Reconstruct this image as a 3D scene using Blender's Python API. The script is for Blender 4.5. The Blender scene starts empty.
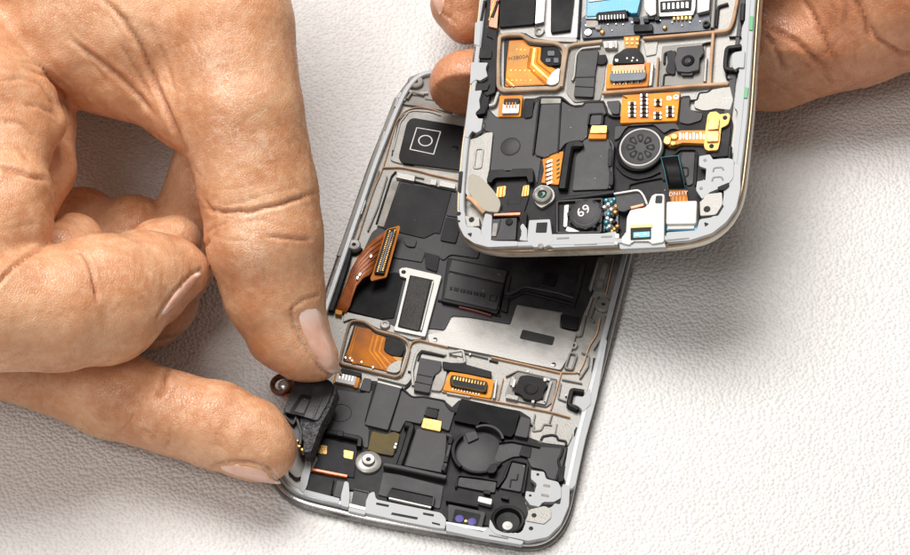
# two opened phones on a white table, worked on by two hands
TABLE_BUMP = .46; WORLD = .235; EXPO = 0.0
LIGHTS = [('softbox', (-150, 290, 800), (0, -10, 0), (580, 460), 10.2, (1, .985, .965)), ('fill_softbox', (-300, -360, 680), (0, -20, 0), (300, 300), 2.1, (1, .975, .95))]
import bpy, bmesh, math, random
import numpy as np
from mathutils import Vector, Matrix, noise as mnoise
from mathutils.bvhtree import BVHTree
random.seed(7)
rng = np.random.default_rng(11)
scene = bpy.context.scene
COL = scene.collection
S = 0.001                                   # everything is authored in millimetres

# ------------------------------------------------------------------ camera
TH = math.radians(37.0); F = 3300.0; DIST = 695.0
RIGHT = np.array([1.0, 0, 0]); UP = np.array([0, math.cos(TH), math.sin(TH)]); BACK = np.array([0, -math.sin(TH), math.cos(TH)])
CAM = BACK*DIST
cd = bpy.data.cameras.new('camera'); cam = bpy.data.objects.new('camera', cd); COL.objects.link(cam)
cam.location = Vector(CAM*S)
cam.rotation_euler = (TH, 0, 0)
cd.sensor_width = 36; cd.lens = F/910*36; cd.clip_start = 0.01; cd.clip_end = 50
scene.camera = cam

def ray(px, py):
    return RIGHT*((px-455.0)/F) + UP*((277.5-py)/F) - BACK
def at(px, py, z):
    """point of the place (mm) that stands at height z and is seen at px,py"""
    d = ray(px, py); t = (z-CAM[2])/d[2]
    return CAM + d*t
def project(P):
    q = P-CAM
    c = -(q@BACK)
    return 455+F*(q@RIGHT)/c, 277.5-F*(q@UP)/c, c

# ------------------------------------------------------------------ materials
def lin(h):
    h = h.lstrip('#'); out = []
    for i in (0, 2, 4):
        c = int(h[i:i+2], 16)/255
        out.append(c/12.92 if c <= .04045 else ((c+.055)/1.055)**2.4)
    return (*out, 1)
def N(nt, t, **kw):
    n = nt.nodes.new(t)
    for k, v in kw.items():
        if k in n.inputs: n.inputs[k].default_value = v
        else: setattr(n, k, v)
    return n
def ramp(nt, src, p0, p1, c0=(0,0,0,1), c1=(1,1,1,1)):
    r = nt.nodes.new('ShaderNodeValToRGB'); r.color_ramp.elements[0].position = p0; r.color_ramp.elements[1].position = p1
    r.color_ramp.elements[0].color = c0; r.color_ramp.elements[1].color = c1
    nt.links.new(src, r.inputs[0]); return r.outputs[0]
def mixc(nt, fac, a, b, mode='MIX'):
    m = nt.nodes.new('ShaderNodeMix'); m.data_type = 'RGBA'; m.blend_type = mode
    if isinstance(fac, (int, float)): m.inputs[0].default_value = fac
    else: nt.links.new(fac, m.inputs[0])
    for v, i in ((a, 6), (b, 7)):
        if isinstance(v, tuple): m.inputs[i].default_value = v
        else: nt.links.new(v, m.inputs[i])
    return m.outputs[2]
MATS = {}
def mat(name, col, rough=.5, metal=0., grain=.3, bump=.15, var=.12, dust=0., spec=.5, coat=0., col2=None, scratch=0., fine=False):
    """grain in mm; var = colour unevenness; dust = how many pale specks lie on it"""
    m = bpy.data.materials.new(name); m.use_nodes = True; nt = m.node_tree; L = nt.links
    b = nt.nodes['Principled BSDF']
    tc = N(nt, 'ShaderNodeTexCoord')
    n1 = N(nt, 'ShaderNodeTexNoise', Scale=1/(grain*S), Detail=4.0); L.new(tc.outputs['Object'], n1.inputs['Vector'])
    n2 = N(nt, 'ShaderNodeTexNoise', Scale=1/(5.5*S), Detail=5.0, Roughness=.6); L.new(tc.outputs['Object'], n2.inputs['Vector'])
    c = lin(col); c2 = lin(col2) if col2 else tuple(min(1, x*(1-2.2*var)) for x in c[:3])+(1,)
    hi = tuple(min(1, x*(1+1.2*var)) for x in c[:3])+(1,)
    colr = mixc(nt, ramp(nt, n2.outputs[0], .35, .65), c2 if col2 else c2, hi)
    if fine: colr = mixc(nt, ramp(nt, n1.outputs[0], .42, .6), c2, hi)
    rr = ramp(nt, n2.outputs[0], .3, .7, (max(0, rough-.1),)*3+(1,), (min(1, rough+.1),)*3+(1,))
    if dust > 0:
        v = N(nt, 'ShaderNodeTexVoronoi', Scale=1/(1.6*S)); L.new(tc.outputs['Object'], v.inputs['Vector'])
        d = ramp(nt, v.outputs['Distance'], .045, .075, (1,1,1,1), (0,0,0,1))
        sp = N(nt, 'ShaderNodeSeparateColor'); L.new(v.outputs['Color'], sp.inputs[0])
        g = ramp(nt, sp.outputs[0], 1-dust, 1-dust+.01)
        mm = N(nt, 'ShaderNodeMath', operation='MULTIPLY'); L.new(d, mm.inputs[0]); L.new(g, mm.inputs[1])
        colr = mixc(nt, mm.outputs[0], colr, lin('#b9b6b0'))
    if scratch > 0:
        mp = N(nt, 'ShaderNodeMapping'); mp.inputs['Scale'].default_value = (1, 14, 1); mp.inputs['Rotation'].default_value = (0, 0, .35); L.new(tc.outputs['Object'], mp.inputs[0])
        n3 = N(nt, 'ShaderNodeTexNoise', Scale=1/(3*S), Detail=6.0); L.new(mp.outputs[0], n3.inputs['Vector'])
        colr = mixc(nt, ramp(nt, n3.outputs[0], .62, .72, (0,0,0,1), (scratch,)*3+(1,)), colr, hi)
    L.new(colr, b.inputs['Base Color']); L.new(rr, b.inputs['Roughness'])
    b.inputs['Metallic'].default_value = metal
    b.inputs['Specular IOR Level'].default_value = spec
    b.inputs['Coat Weight'].default_value = coat; b.inputs['Coat Roughness'].default_value = .15
    bp = N(nt, 'ShaderNodeBump', Strength=bump, Distance=grain*S*.5); L.new(n1.outputs[0], bp.inputs['Height']); L.new(bp.outputs[0], b.inputs['Normal'])
    MATS[name] = m; return m

mat('black_plastic', '#2c2a2c', .48, grain=.22, bump=.25, dust=.16, var=.2, spec=.36, scratch=.25)
mat('dark_plastic', '#1a181a', .5, grain=.25, bump=.2, dust=.10, var=.16, spec=.2)
mat('charcoal_plastic', '#3b393b', .52, grain=.2, bump=.25, dust=.18, var=.18, spec=.36, scratch=.2)
mat('deep_black', '#111011', .5, grain=.3, bump=.1, dust=.03, spec=.22)
mat('seam_black', '#0a0909', .7, grain=.3, bump=.1)
mat('gloss_black', '#121011', .42, grain=1.2, bump=.02, var=.08, dust=.12, spec=.12)
mat('tape_black', '#0f0e0f', .5, grain=1.2, bump=.02, var=.1, dust=.22, spec=.1)
mat('beige_metal', '#9c9588', .5, .1, grain=.5, bump=.08, var=.06, spec=.3)
mat('pad_foam', '#45413f', .85, grain=.2, bump=.8, dust=.1, col2='#2c2a29', fine=True)
mat('ring_white', '#c9c8c5', .42, 0, grain=.3, bump=.05, var=.04, spec=.3)
mat('black_foam', '#262424', .9, grain=.12, bump=.7, dust=.15)
mat('foam_grey', '#4d4c4f', .7, grain=.45, bump=.9, var=.25, dust=.4, spec=.4, col2='#262527', fine=True)
mat('pale_foam', '#a5a19a', .9, grain=.3, bump=.7, var=.15)
mat('magnesium', '#96938e', .42, .3, grain=.35, bump=.25, var=.13, scratch=.6, dust=.05, spec=.35)
mat('magnesium_dark', '#7d7974', .48, .25, grain=.35, bump=.25, var=.14, scratch=.5, spec=.35)
mat('steel_plate', '#979490', .36, .4, grain=.5, bump=.07, var=.07, scratch=.7, dust=.08, spec=.35)
mat('chrome', '#b9b7b6', .18, .95, grain=.6, bump=.03, var=.06)
mat('dark_chrome', '#868483', .24, .9, grain=.6, bump=.03, var=.08)
mat('silver', '#a3a09b', .36, .35, grain=.3, bump=.1, var=.1)
mat('gold_rim', '#c3bdb2', .28, .75, grain=.6, bump=.05, var=.1)
mat('gold_line', '#a38c70', .34, .75, grain=1.0, bump=.02, var=.12)
mat('white_paint', '#a9abad', .42, 0, grain=.5, bump=.06, var=.05, dust=.04, spec=.35)
mat('grey_paint', '#a9abad', .36, 0.15, grain=.5, bump=.06, var=.06, coat=.15)
mat('white_plastic', '#cfccc8', .45, 0, grain=.4, bump=.08, var=.05, spec=.35)
mat('gasket_tan', '#bf9a7a', .65, 0, grain=.3, bump=.2, var=.12, spec=.2)
mat('gasket_beige', '#ac957e', .65, 0, grain=.3, bump=.2, var=.12, spec=.2)
mat('orange_flex', '#dd8d22', .5, .0, grain=.25, bump=.15, var=.2, spec=.25, col2='#bf6f0e')
mat('orange_deep', '#b5690c', .5, 0, grain=.25, bump=.12, var=.2, spec=.2, col2='#94520a')
mat('gold', '#dba95e', .32, .55, grain=.25, bump=.4, var=.35)
mat('amber', '#d2913a', .5, .0, grain=.3, bump=.15, var=.14, spec=.3)
mat('copper', '#a3552f', .3, .5, grain=.4, bump=.15, var=.3, coat=.5)
mat('copper_dark', '#6e3a22', .3, .4, grain=.4, bump=.15, var=.35, coat=.5)
mat('olive', '#574a22', .5, 0, grain=.25, bump=.25, var=.25, spec=.2, dust=.2)
mat('pcb', '#2c3140', .35, 0, grain=.3, bump=.25, var=.3, dust=.25)
mat('blue', '#2f9ac4', .35, 0, grain=.4, bump=.08, var=.08, coat=.2)
mat('teal', '#4d93a0', .3, .2, grain=.4, bump=.1)
mat('green', '#3f9a58', .4, 0, grain=.3, bump=.1)
mat('deep_green', '#1c6a4a', .25, 0, grain=.3, bump=.1)
mat('purple', '#453c86', .4, 0, grain=.5, bump=.03, spec=.3)
mat('gold_plate', '#cf9a50', .4, .45, grain=.3, bump=.2, var=.22)
mat('ink_white', '#e4e2de', .6, grain=.4, bump=.05)
mat('ink_dark', '#3b2612', .6, grain=.4, bump=.05)
mat('solder', '#d9d6cf', .25, .7, grain=.2, bump=.3)
mat('grey_connector', '#5c626e', .45, 0, grain=.2, bump=.15)
mat('module_plastic', '#2f2e31', .42, grain=.3, bump=.35, var=.22, dust=.25, spec=.4)
mat('copper_flex', '#a9602f', .4, .1, grain=.3, bump=.1, var=.2, spec=.45, col2='#7d4120')
mat('red_wire', '#66302f', .4, 0, grain=.3, bump=.1)

# ------------------------------------------------------------------ object helpers
def tag(o, label=None, cat=None, group=None, kind=None):
    if label: o['label'] = label
    if cat: o['category'] = cat
    if group: o['group'] = group
    if kind: o['kind'] = kind
    return o
def empty(name, loc_mm, R=None):
    o = bpy.data.objects.new(name, None); COL.objects.link(o); o.empty_display_size = .01
    M = Matrix.Identity(4)
    if R is not None:
        for i in range(3):
            for j in range(3): M[i][j] = R[i][j]
    M.translation = Vector(np.array(loc_mm)*S)
    o.matrix_world = M; return o
def link(name, bm, material, parent=None, smooth=False):
    bmesh.ops.recalc_face_normals(bm, faces=bm.faces[:])
    for v in bm.verts: v.co *= S
    me = bpy.data.meshes.new(name); bm.to_mesh(me); bm.free()
    me.materials.append(MATS[material] if isinstance(material, str) else material)
    if smooth:
        for p in me.polygons: p.use_smooth = True
    o = bpy.data.objects.new(name, me); COL.objects.link(o)
    if parent is not None: o.parent = parent
    return o
def area2(p):
    return .5*sum(p[i][0]*p[(i+1) % len(p)][1]-p[(i+1) % len(p)][0]*p[i][1] for i in range(len(p)))
def fillet(poly, r, seg=3):
    if r <= 0: return [np.array(p) for p in poly]
    out = []; n = len(poly); P = [np.array(p, float) for p in poly]
    for i in range(n):
        a, b, c = P[i-1], P[i], P[(i+1) % n]
        la, lc = np.linalg.norm(a-b), np.linalg.norm(c-b)
        if la < 1e-6 or lc < 1e-6: continue
        d = min(r, .42*la, .42*lc); p0 = b+(a-b)/la*d; p1 = b+(c-b)/lc*d
        for k in range(seg+1):
            t = k/seg; out.append((1-t)**2*p0+2*t*(1-t)*b+t*t*p1)
    return out
def prism_bm(bm, poly, h1, h0, bevel=.12, draft=0.0):
    if area2(poly) < 0: poly = poly[::-1]
    tops = [bm.verts.new((p[0], p[1], h1)) for p in poly]
    bots = [bm.verts.new((p[0], p[1], h0)) for p in poly]
    n = len(poly)
    ft = bm.faces.new(tops); bm.faces.new(bots[::-1])
    for i in range(n): bm.faces.new((bots[i], bots[(i+1) % n], tops[(i+1) % n], tops[i]))
    if bevel > 0:
        try: bmesh.ops.bevel(bm, geom=list(ft.edges), offset=bevel, segments=2, profile=.6, affect='EDGES', clamp_overlap=True)
        except Exception as e: print('bevel', e)
class Body:
    """a flat device lying in a plane of the place; parts are traced at their own height above its underside"""
    cnt = 0
    def __init__(s, O, n):
        n = np.array(n, float); n /= np.linalg.norm(n); s.n = n; s.O = np.array(O, float)
        x = RIGHT-n*(RIGHT@n); s.x = x/np.linalg.norm(x); s.y = np.cross(n, s.x); s.R = np.stack([s.x, s.y, n], 1)
    def uv(s, px, py, h):
        d = ray(px, py); o = s.O+s.n*h; t = ((o-CAM)@s.n)/(d@s.n); p = CAM+d*t-s.O
        return np.array([p@s.x, p@s.y])
    def jit(s):
        Body.cnt += 1; return (Body.cnt % 17)*.0035
    def poly(s, name, m, pts, h1, h0=None, par=None, r=.25, bevel=.12):
        j = s.jit(); h1 = h1+j; h0 = (h1-1.0 if h0 is None else h0)-j
        p = fillet([s.uv(x, y, h1) for x, y in pts], r)
        bm = bmesh.new(); prism_bm(bm, p, h1, h0, bevel)
        return link(name, bm, m, par or s.root)
    def multi(s, name, m, polys, h1, h0=None, par=None, r=.08, bevel=.05):
        j = s.jit(); h1 = h1+j; h0 = (h1-.8 if h0 is None else h0)-j
        bm = bmesh.new()
        for pts in polys:
            b2 = bmesh.new(); prism_bm(b2, fillet([s.uv(x, y, h1) for x, y in pts], r, 2), h1, h0, bevel)
            me = bpy.data.meshes.new('t'); b2.to_mesh(me); b2.free(); bm.from_mesh(me); bpy.data.meshes.remove(me)
        return link(name, bm, m, par or s.root)
    def strip2d(s, P, w, closed=False):
        n = len(P); L_, R_ = [], []
        for i in range(n):
            if closed: a, c = P[i-1], P[(i+1) % n]
            else: a, c = P[max(0, i-1)], P[min(n-1, i+1)]
            t = c-a; t = t/max(1e-9, np.linalg.norm(t)); nn = np.array([-t[1], t[0]])
            L_.append(P[i]+nn*w/2); R_.append(P[i]-nn*w/2)
        return L_, R_
    def strip(s, name, m, pts, w, h1, h0=None, par=None, r=.5, closed=False, prof=.35):
        """a raised bead of width w mm along the traced line, with rounded shoulders"""
        j = s.jit(); h1 = h1+j; h0 = (h1-.8 if h0 is None else h0)-j
        P = [s.uv(x, y, h1) for x, y in pts]
        if closed: P = fillet(P, r)
        elif len(P) > 2:
            Q = fillet([P[0]]+P+[P[-1]], 0)
            Q = [P[0]]
            for i in range(1, len(P)-1):
                a, b, c = P[i-1], P[i], P[i+1]; la, lc = np.linalg.norm(a-b), np.linalg.norm(c-b); d = min(r, .42*la, .42*lc)
                p0 = b+(a-b)/la*d; p1 = b+(c-b)/lc*d
                for k in range(4): t = k/3; Q.append((1-t)**2*p0+2*t*(1-t)*b+t*t*p1)
            P = Q+[P[-1]]
        bm = bmesh.new(); rows = []
        sec = [(-.5, h0), (-.5, h1-prof*w*.6), (-.5+prof*.6, h1), (.5-prof*.6, h1), (.5, h1-prof*w*.6), (.5, h0)]
        Ls, Rs = s.strip2d(P, w, closed)
        for q, (f, h) in enumerate(sec):
            rows.append([bm.verts.new((*(a*(.5-f)+b*(.5+f)), h)) for a, b in zip(Ls, Rs)])
        n = len(P); k = len(sec)
        for i in range(n if closed else n-1):
            for q in range(k-1): bm.faces.new((rows[q][i], rows[q][(i+1) % n], rows[q+1][(i+1) % n], rows[q+1][i]))
        if not closed:
            bm.faces.new([rows[q][0] for q in range(k)]); bm.faces.new([rows[q][-1] for q in range(k)][::-1])
        return link(name, bm, m, par or s.root)
    def lathe(s, name, m, c, prof, par=None, seg=36, h=None, smooth=True, arc=None, squash=1.0):
        """prof: (radius mm, height mm) from the axis outwards"""
        j = s.jit(); hr = max(p[1] for p in prof) if h is None else h
        u = s.uv(c[0], c[1], hr); bm = bmesh.new(); rings = []
        a0, a1 = (0, 2*math.pi) if arc is None else arc
        ns = seg if arc is None else seg+1
        for (r, hh) in prof:
            if r <= 1e-6 and arc is None: rings.append([bm.verts.new((u[0], u[1], hh+j))]); continue
            rings.append([bm.verts.new((u[0]+r*math.cos(a0+(a1-a0)*k/seg), u[1]+squash*r*math.sin(a0+(a1-a0)*k/seg), hh+j)) for k in range(ns)])
        for A, B in zip(rings[:-1], rings[1:]):
            for k in range(seg):
                k2 = (k+1) % ns if arc is None else k+1
                if len(A) == 1: bm.faces.new((A[0], B[k], B[k2]))
                elif len(B) == 1: bm.faces.new((A[k], A[k2], B[0]))
                else: bm.faces.new((A[k], A[k2], B[k2], B[k]))
        o = link(name, bm, m, par or s.root, smooth)
        if smooth:
            try:
                o.data.set_sharp_from_angle(angle=.6)
            except Exception: pass
        return o
    def arcwall(s, name, m, c, r0, r1, h1, h0, a0, a1, par=None, seg=24):
        return s.lathe(name, m, c, [(r0, h0), (r0, h1-.1), (r0+.1, h1), (r1-.1, h1), (r1, h1-.1), (r1, h0), (r0, h0)], par, seg, h1, False, (math.radians(a0), math.radians(a1)))
    def disc(s, name, m, c, r, h1, h0=None, par=None, b=.1, seg=36):
        h0 = h1-.9 if h0 is None else h0
        return s.lathe(name, m, c, [(0, h1), (r-b, h1), (r-b*.3, h1-b*.3), (r, h1-b), (r, h0), (0, h0)], par, seg, h1)
    def sweep(s, name, m, outline, prof, par=None):
        """carry a closed cross section (inset mm, height mm) round an outline"""
        bm = bmesh.new(); n = len(outline); rows = []
        for (off, h) in prof:
            rows.append([bm.verts.new((*p, h)) for p in inset(outline, off)])
        k = len(prof)
        for q in range(k):
            for i in range(n): bm.faces.new((rows[q][i], rows[q][(i+1) % n], rows[(q+1) % k][(i+1) % n], rows[(q+1) % k][i]))
        return link(name, bm, m, par or s.root, False)
    def text(s, name, m, body, px, py, size, ang, h, par=None, mirror=False):
        cu = bpy.data.curves.new('t', 'FONT'); cu.body = body; cu.size = size; cu.extrude = .03; cu.align_x = 'CENTER'; cu.align_y = 'CENTER'
        to = bpy.data.objects.new('t', cu); COL.objects.link(to)
        dg = bpy.context.evaluated_depsgraph_get(); me = bpy.data.meshes.new_from_object(to.evaluated_get(dg))
        bpy.data.objects.remove(to); bpy.data.curves.remove(cu)
        bm = bmesh.new(); bm.from_mesh(me); bpy.data.meshes.remove(me)
        u = s.uv(px, py, h); c, sn = math.cos(ang), math.sin(ang)
        for v in bm.verts:
            x, y = v.co.x, v.co.y
            v.co = (u[0]+c*x-sn*y, u[1]+sn*x+c*y, h+v.co.z)
        return link(name, bm, m, par or s.root)
def inset(outline, off):
    n = len(outline); out = []
    sgn = 1 if area2(outline) > 0 else -1
    for i in range(n):
        a, c = outline[i-1], outline[(i+1) % n]; t = c-a; t = t/np.linalg.norm(t)
        out.append(outline[i]+sgn*np.array([-t[1], t[0]])*off)
    return out
def resample(P, step):
    P = [np.array(p) for p in P]; Q = P+[P[0]]
    d = np.cumsum([0]+[np.linalg.norm(Q[i+1]-Q[i]) for i in range(len(P))]); n = int(d[-1]/step)
    t = np.linspace(0, d[-1], n, endpoint=False); A = np.array(Q)
    X = np.stack([np.interp(t, d, A[:, 0]), np.interp(t, d, A[:, 1])], 1)
    for _ in range(6): X = .5*X+.25*np.roll(X, 1, 0)+.25*np.roll(X, -1, 0)
    return [x for x in X]
def rect(cx, cy, w, h, dx=(1, 0), dy=(0, 1)):
    dx, dy = np.array(dx)*w/2, np.array(dy)*h/2; c = np.array([cx, cy])
    return [tuple(c-dx-dy), tuple(c+dx-dy), tuple(c+dx+dy), tuple(c-dx+dy)]
# ------------------------------------------------------------------ the phone lying on the table
L = Body(at(430, 300, 0), (0, 0, 1))
L.root = empty('phone', L.O, L.R)
tag(L.root, 'opened smartphone lying flat on the white table with its plastic midframe lifted off', 'phone', 'opened smartphones')
lo = resample(fillet([L.uv(x, y, 2.0) for x, y in [(433,68),(640,106),(657,112),(666,124),(667,140),(661,155),(635,254),(624,297),(612,345),(587,441),(577,489),(572,513),(563,532),(549,545),(531,549),(508,546),(480,541),(430,533),(368,522),(340,515),(306,507),(290,501),(276,489),(269,475),(268,460),(271,447),(330,273),(368,162),(389,110),(397,93),(405,81),(416,72)]], 3), .8)
p = L
bz = L.sweep('bezel', 'dark_chrome', lo, [(.55, .05), (.1, .35), (0, .8), (.05, 1.3), (.35, 1.55), (.7, 1.55), (.7, .05)])
L.sweep('chrome_trim', 'chrome', lo, [(.45, 1.2), (.35, 1.9), (.45, 2.3), (.75, 2.5), (1.15, 2.4), (1.15, 1.0)], bz)
fr = L.sweep('frame', 'grey_paint', lo, [(1.3, .4), (1.3, 3.2), (1.5, 3.45), (2.25, 3.45), (2.45, 3.2), (2.45, .4)])
bm = bmesh.new(); prism_bm(bm, inset(lo, 1.0), 1.9, .1, 0); plate = link('midplate', bm, 'magnesium', L.root)
def line(a, b): return [a, b]
# corner with screw boss, top left
L.poly('corner_plate', 'magnesium_dark', [(416,74),(436,70),(460,92),(452,112),(420,106),(404,104),(399,96),(405,84)], 2.5)
b_ = L.lathe('screw_boss', 'magnesium_dark', (415.5,81), [(.5,2.5),(.55,3.3),(1.5,3.4),(1.75,3.2),(1.8,2.2)], h=3.3)
L.disc('screw_hole', 'seam_black', (415.5,81.5), .55, 2.9, par=b_)
L.strip('rib', 'magnesium', [(404,100),(406,88),(414,93),(428,92)], .7, 3.1)
L.strip('rib', 'magnesium_dark', [(407,98),(412,91),(424,94)], .5, 3.3)
# side wall channel left: rail, clips, gasket
L.strip('side_rail', 'magnesium_dark', [(398,98),(378,150),(358,206),(346,240),(340,256)], 1.6, 2.6, prof=.2)
L.multi('clip', 'dark_chrome', [rect(398,99,3.4,14,(1,0),(-.34,1)), rect(383,139,3.6,16,(1,0),(-.34,1)), rect(371,178,3.4,13,(1,0),(-.34,1)), rect(362,207,3.6,14,(1,0),(-.34,1))], 3.2)
L.strip('gasket', 'gasket_tan', [(358,238),(366,212),(374,188),(383,167),(396,121),(405,110),(418,106),(430,108),(445,113)], 0.25, 2.45, r=2)
L.strip('gasket', 'gasket_tan', [(383,167),(400,166.5),(418,170),(432,174),(460,180)], 0.27, 2.45, r=1)
# camera pad recess
rec = L.poly('recess_frame', 'magnesium', [(401,115),(412,109),(428,110),(480,121),(560,138),(552,184),(480,174),(432,168),(400,163),(390,160)], 2.3, r=.8)
L.strip('seam', 'seam_black', [(392,156),(398,124),(403,115),(412,111),(430,112),(441,116)], .28, 2.36, 2.2, par=rec, r=.8)
pad = L.poly('pad', 'deep_black', [(412,117.5),(463,126),(560,143),(548,184),(458,169.5),(402,162.5),(398.5,157),(407,122)], 2.7, r=1.0)
L.strip('mark', 'ink_white', [(416.8,127.4),(440.6,131.4),(433.6,154),(410,149)], .22, 2.76, 2.6, par=pad, closed=True, r=.05)
L.lathe('mark', 'ink_white', (425.4,140.6), [(1.32,2.6),(1.32,2.76),(1.56,2.76),(1.56,2.6)], pad, h=2.76, smooth=False)
L.disc('lens', 'gloss_black', (455,148), .8, 2.78, par=pad, b=.15)
# battery bay
L.poly('battery_bay', 'black_plastic', [(400,181),(454,190),(560,208),(618,222),(604,256),(594,290),(583,314),(578,331),(561,328),(563,312),(516,304),(510,324),(470,317),(452,315),(445,330),(428,328),(398,332),(380,320),(344,310),(340,296),(358,262),(372,232),(378,228)], 2.15, 1.5, r=.4)
L.poly('bay_panel', 'dark_plastic', [(401,183),(452,191),(440,234),(436,232),(424,238),(390,230),(382,228)], 2.45, r=.4)
L.poly('bay_panel', 'black_plastic', [(454,192),(520,204),(512,236),(470,230),(464,218),(446,215)], 2.5, r=.5)
L.poly('bay_panel', 'dark_plastic', [(446,217),(462,220),(456,243),(440,240)], 2.6, r=.5)
L.poly('bay_panel', 'black_plastic', [(404,237),(417,240),(415,247),(407,246),(404,242)], 2.6, r=.4)
L.poly('bay_panel', 'black_plastic', [(397,242),(403,243),(404,248),(415,250),(420,248),(425,252),(422,262),(392,257)], 2.5, r=.4)
L.poly('bay_panel', 'dark_plastic', [(424,252),(440,256),(437,272),(426,268),(425,262)], 2.55, r=.4)
L.poly('bay_panel', 'black_plastic', [(443,243),(480,250),(478,258),(450,254),(444,260),(440,258)], 2.55, r=.5)
L.strip('foam_strip', 'pale_foam', [(396,181),(380.5,226)], 1.45, 2.6, prof=.1)
L.strip('seam', 'seam_black', [(396,171),(391.5,176),(376.5,223)], .4, 2.3, 1.9, r=.4)
L.poly('clip_bar', 'silver', [(397,171.5),(415.5,175.5),(414.5,181),(396,177)], 3.0)
L.multi('clip_bar', 'silver', [[(431,178.5),(437,179.5),(436,185),(430,184)], [(440,180),(456,184),(455,188.5),(439,185.5)]], 2.9)
L.strip('seam', 'seam_black', [(415,181),(430,185),(456,191)], .35, 2.5, 2.0)
# glossy tape under the flex
L.poly('tape', 'tape_black', [(357,286),(372,278),(396,272),(404,276),(394,318),(381,319),(346,310),(349,297)], 2.4, r=.4)
L.strip('side_wall', 'deep_black', [(350,248),(347,262),(336,296),(331,310)], 1.3, 3.2, r=.8)
L.strip('clip_bar', 'silver', [(345,252),(341,266),(333,287)], .6, 3.3)
eb = L.lathe('screw_ear', 'magnesium', (354,244.5), [(.4,2.6),(.45,3.2),(1.2,3.25),(1.45,3.0),(1.45,2.0)], h=3.2)
L.disc('screw_hole', 'seam_black', (354,244.7), .45, 2.9, par=eb)
L.strip('side_wall', 'seam_black', [(346,254),(347,251),(356,252),(362,248)], .55, 3.0, r=.8)
# copper flex ribbon: it rises out of the bay and folds over
def ribbon(body, name, m, left, right, hs, par=None, th=.15, cols=7, mid=None):
    bm = bmesh.new(); rows = []
    for (a, b, h) in zip(left, right, hs):
        A, B = body.uv(*a, h), body.uv(*b, h)
        rows.append([((1-t)*A+t*B, h+(mid or 0)*math.sin(math.pi*t)) for t in np.linspace(0, 1, cols)])
    T = [[bm.verts.new((*q, h)) for q, h in r] for r in rows]; Bt = [[bm.verts.new((*q, h-th)) for q, h in r] for r in rows]
    for i in range(len(rows)-1):
        for k in range(cols-1):
            bm.faces.new((T[i][k], T[i][k+1], T[i+1][k+1], T[i+1][k])); bm.faces.new((Bt[i][k], Bt[i+1][k], Bt[i+1][k+1], Bt[i][k+1]))
        for k in (0, cols-1): bm.faces.new((T[i][k], T[i+1][k], Bt[i+1][k], Bt[i][k]))
    for i in (0, len(rows)-1):
        for k in range(cols-1): bm.faces.new((T[i][k], T[i][k+1], Bt[i][k+1], Bt[i][k]))
    return link(name, bm, m, par or body.root, True)
fl = ribbon(L, 'flex_cable', 'copper_flex', [(387,230),(370,242),(358,257),(350.5,270),(346,283),(340,298),(335.6,310)], [(373,271.5),(369,275),(363,278),(356.5,286),(353,296),(350,306),(346,313)], [4.8,5.3,5.4,5.0,4.3,3.4,2.7], mid=.05)
for t in (.15, .3, .45, .6, .75):
    pts = []
    lf = [(387,230),(370,242),(358,257),(350.5,270),(346,283)]; rt = [(373,271.5),(369,275),(363,278),(356.5,286),(353,296)]
    a = [tuple(np.array(l)*(1-t)+np.array(r_)*t) for l, r_ in zip(lf, rt)]; b = [tuple(np.array(l)*(1-t-.035)+np.array(r_)*(t+.035)) for l, r_ in zip(lf, rt)]
    ribbon(L, 'trace', 'copper_dark', a, b, [4.8+.05, 5.3+.07, 5.4+.07, 5.0+.07, 4.3+.07], fl, .05, 2)
bk = L.poly('connector_board', 'orange_deep', [(386,229.5),(399.5,225),(400,228),(386.5,277),(371,281),(370.4,277.5),(373,272)], 5.1, 4.8, par=fl, r=.3)
cn = L.poly('connector', 'deep_black', [(387,229.5),(396.5,227.5),(384,273.5),(374,272.5)], 5.9, 5.0, par=fl, r=.3)
L.multi('pin_row', 'gold', [rect(389.8-12.3*t, 231+40*t, 1.3, .9, (1,.1), (-.28,1)) for t in np.linspace(0, 1, 22)], 6.0, 5.5, par=cn, r=0, bevel=0)
L.multi('pin_row', 'gold', [rect(395-12.3*t, 230+40*t, 1.3, .9, (1,.1), (-.28,1)) for t in np.linspace(0, 1, 22)], 6.0, 5.5, par=cn, r=0, bevel=0)
L.strip('connector_ridge', 'grey_connector', [(392,232),(380,271)], .5, 6.15, 5.4, par=cn)
L.multi('pad', 'solder', [rect(*c, 2.2, 3, (1,.3), (-.4,1)) for c in [(371,256),(360,274),(357.5,277.5)]], 5.75, 5.0, par=fl, r=.2)
L.poly('contact_pad', 'amber', [(335.5,309),(342.5,311),(341.5,315),(335,313.5)], 2.9)
# metal bracket with foam pad
br = L.poly('bracket', 'silver', [(398.5,269),(404,267),(442,275.5),(425.5,337),(420,335.5),(393,330),(396,324),(407.5,277.5),(400,276.5)], 3.0, 2.2, r=.5)
L.poly('bracket_well', 'seam_black', [(410,275),(434,280),(421,332),(397.5,327)], 3.06, 2.5, par=br, r=.3, bevel=0)
L.poly('pad', 'pad_foam', [(411.5,276),(430.5,280.5),(418.5,330.5),(399.5,326)], 3.4, 2.6, par=br, r=.4)
L.strip('bracket_lip', 'silver', [(433,281),(421,330)], .35, 3.5, 3.0, par=br)
L.disc('screw_hole', 'seam_black', (403.6,272), .5, 3.05, par=br, b=.02)
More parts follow.
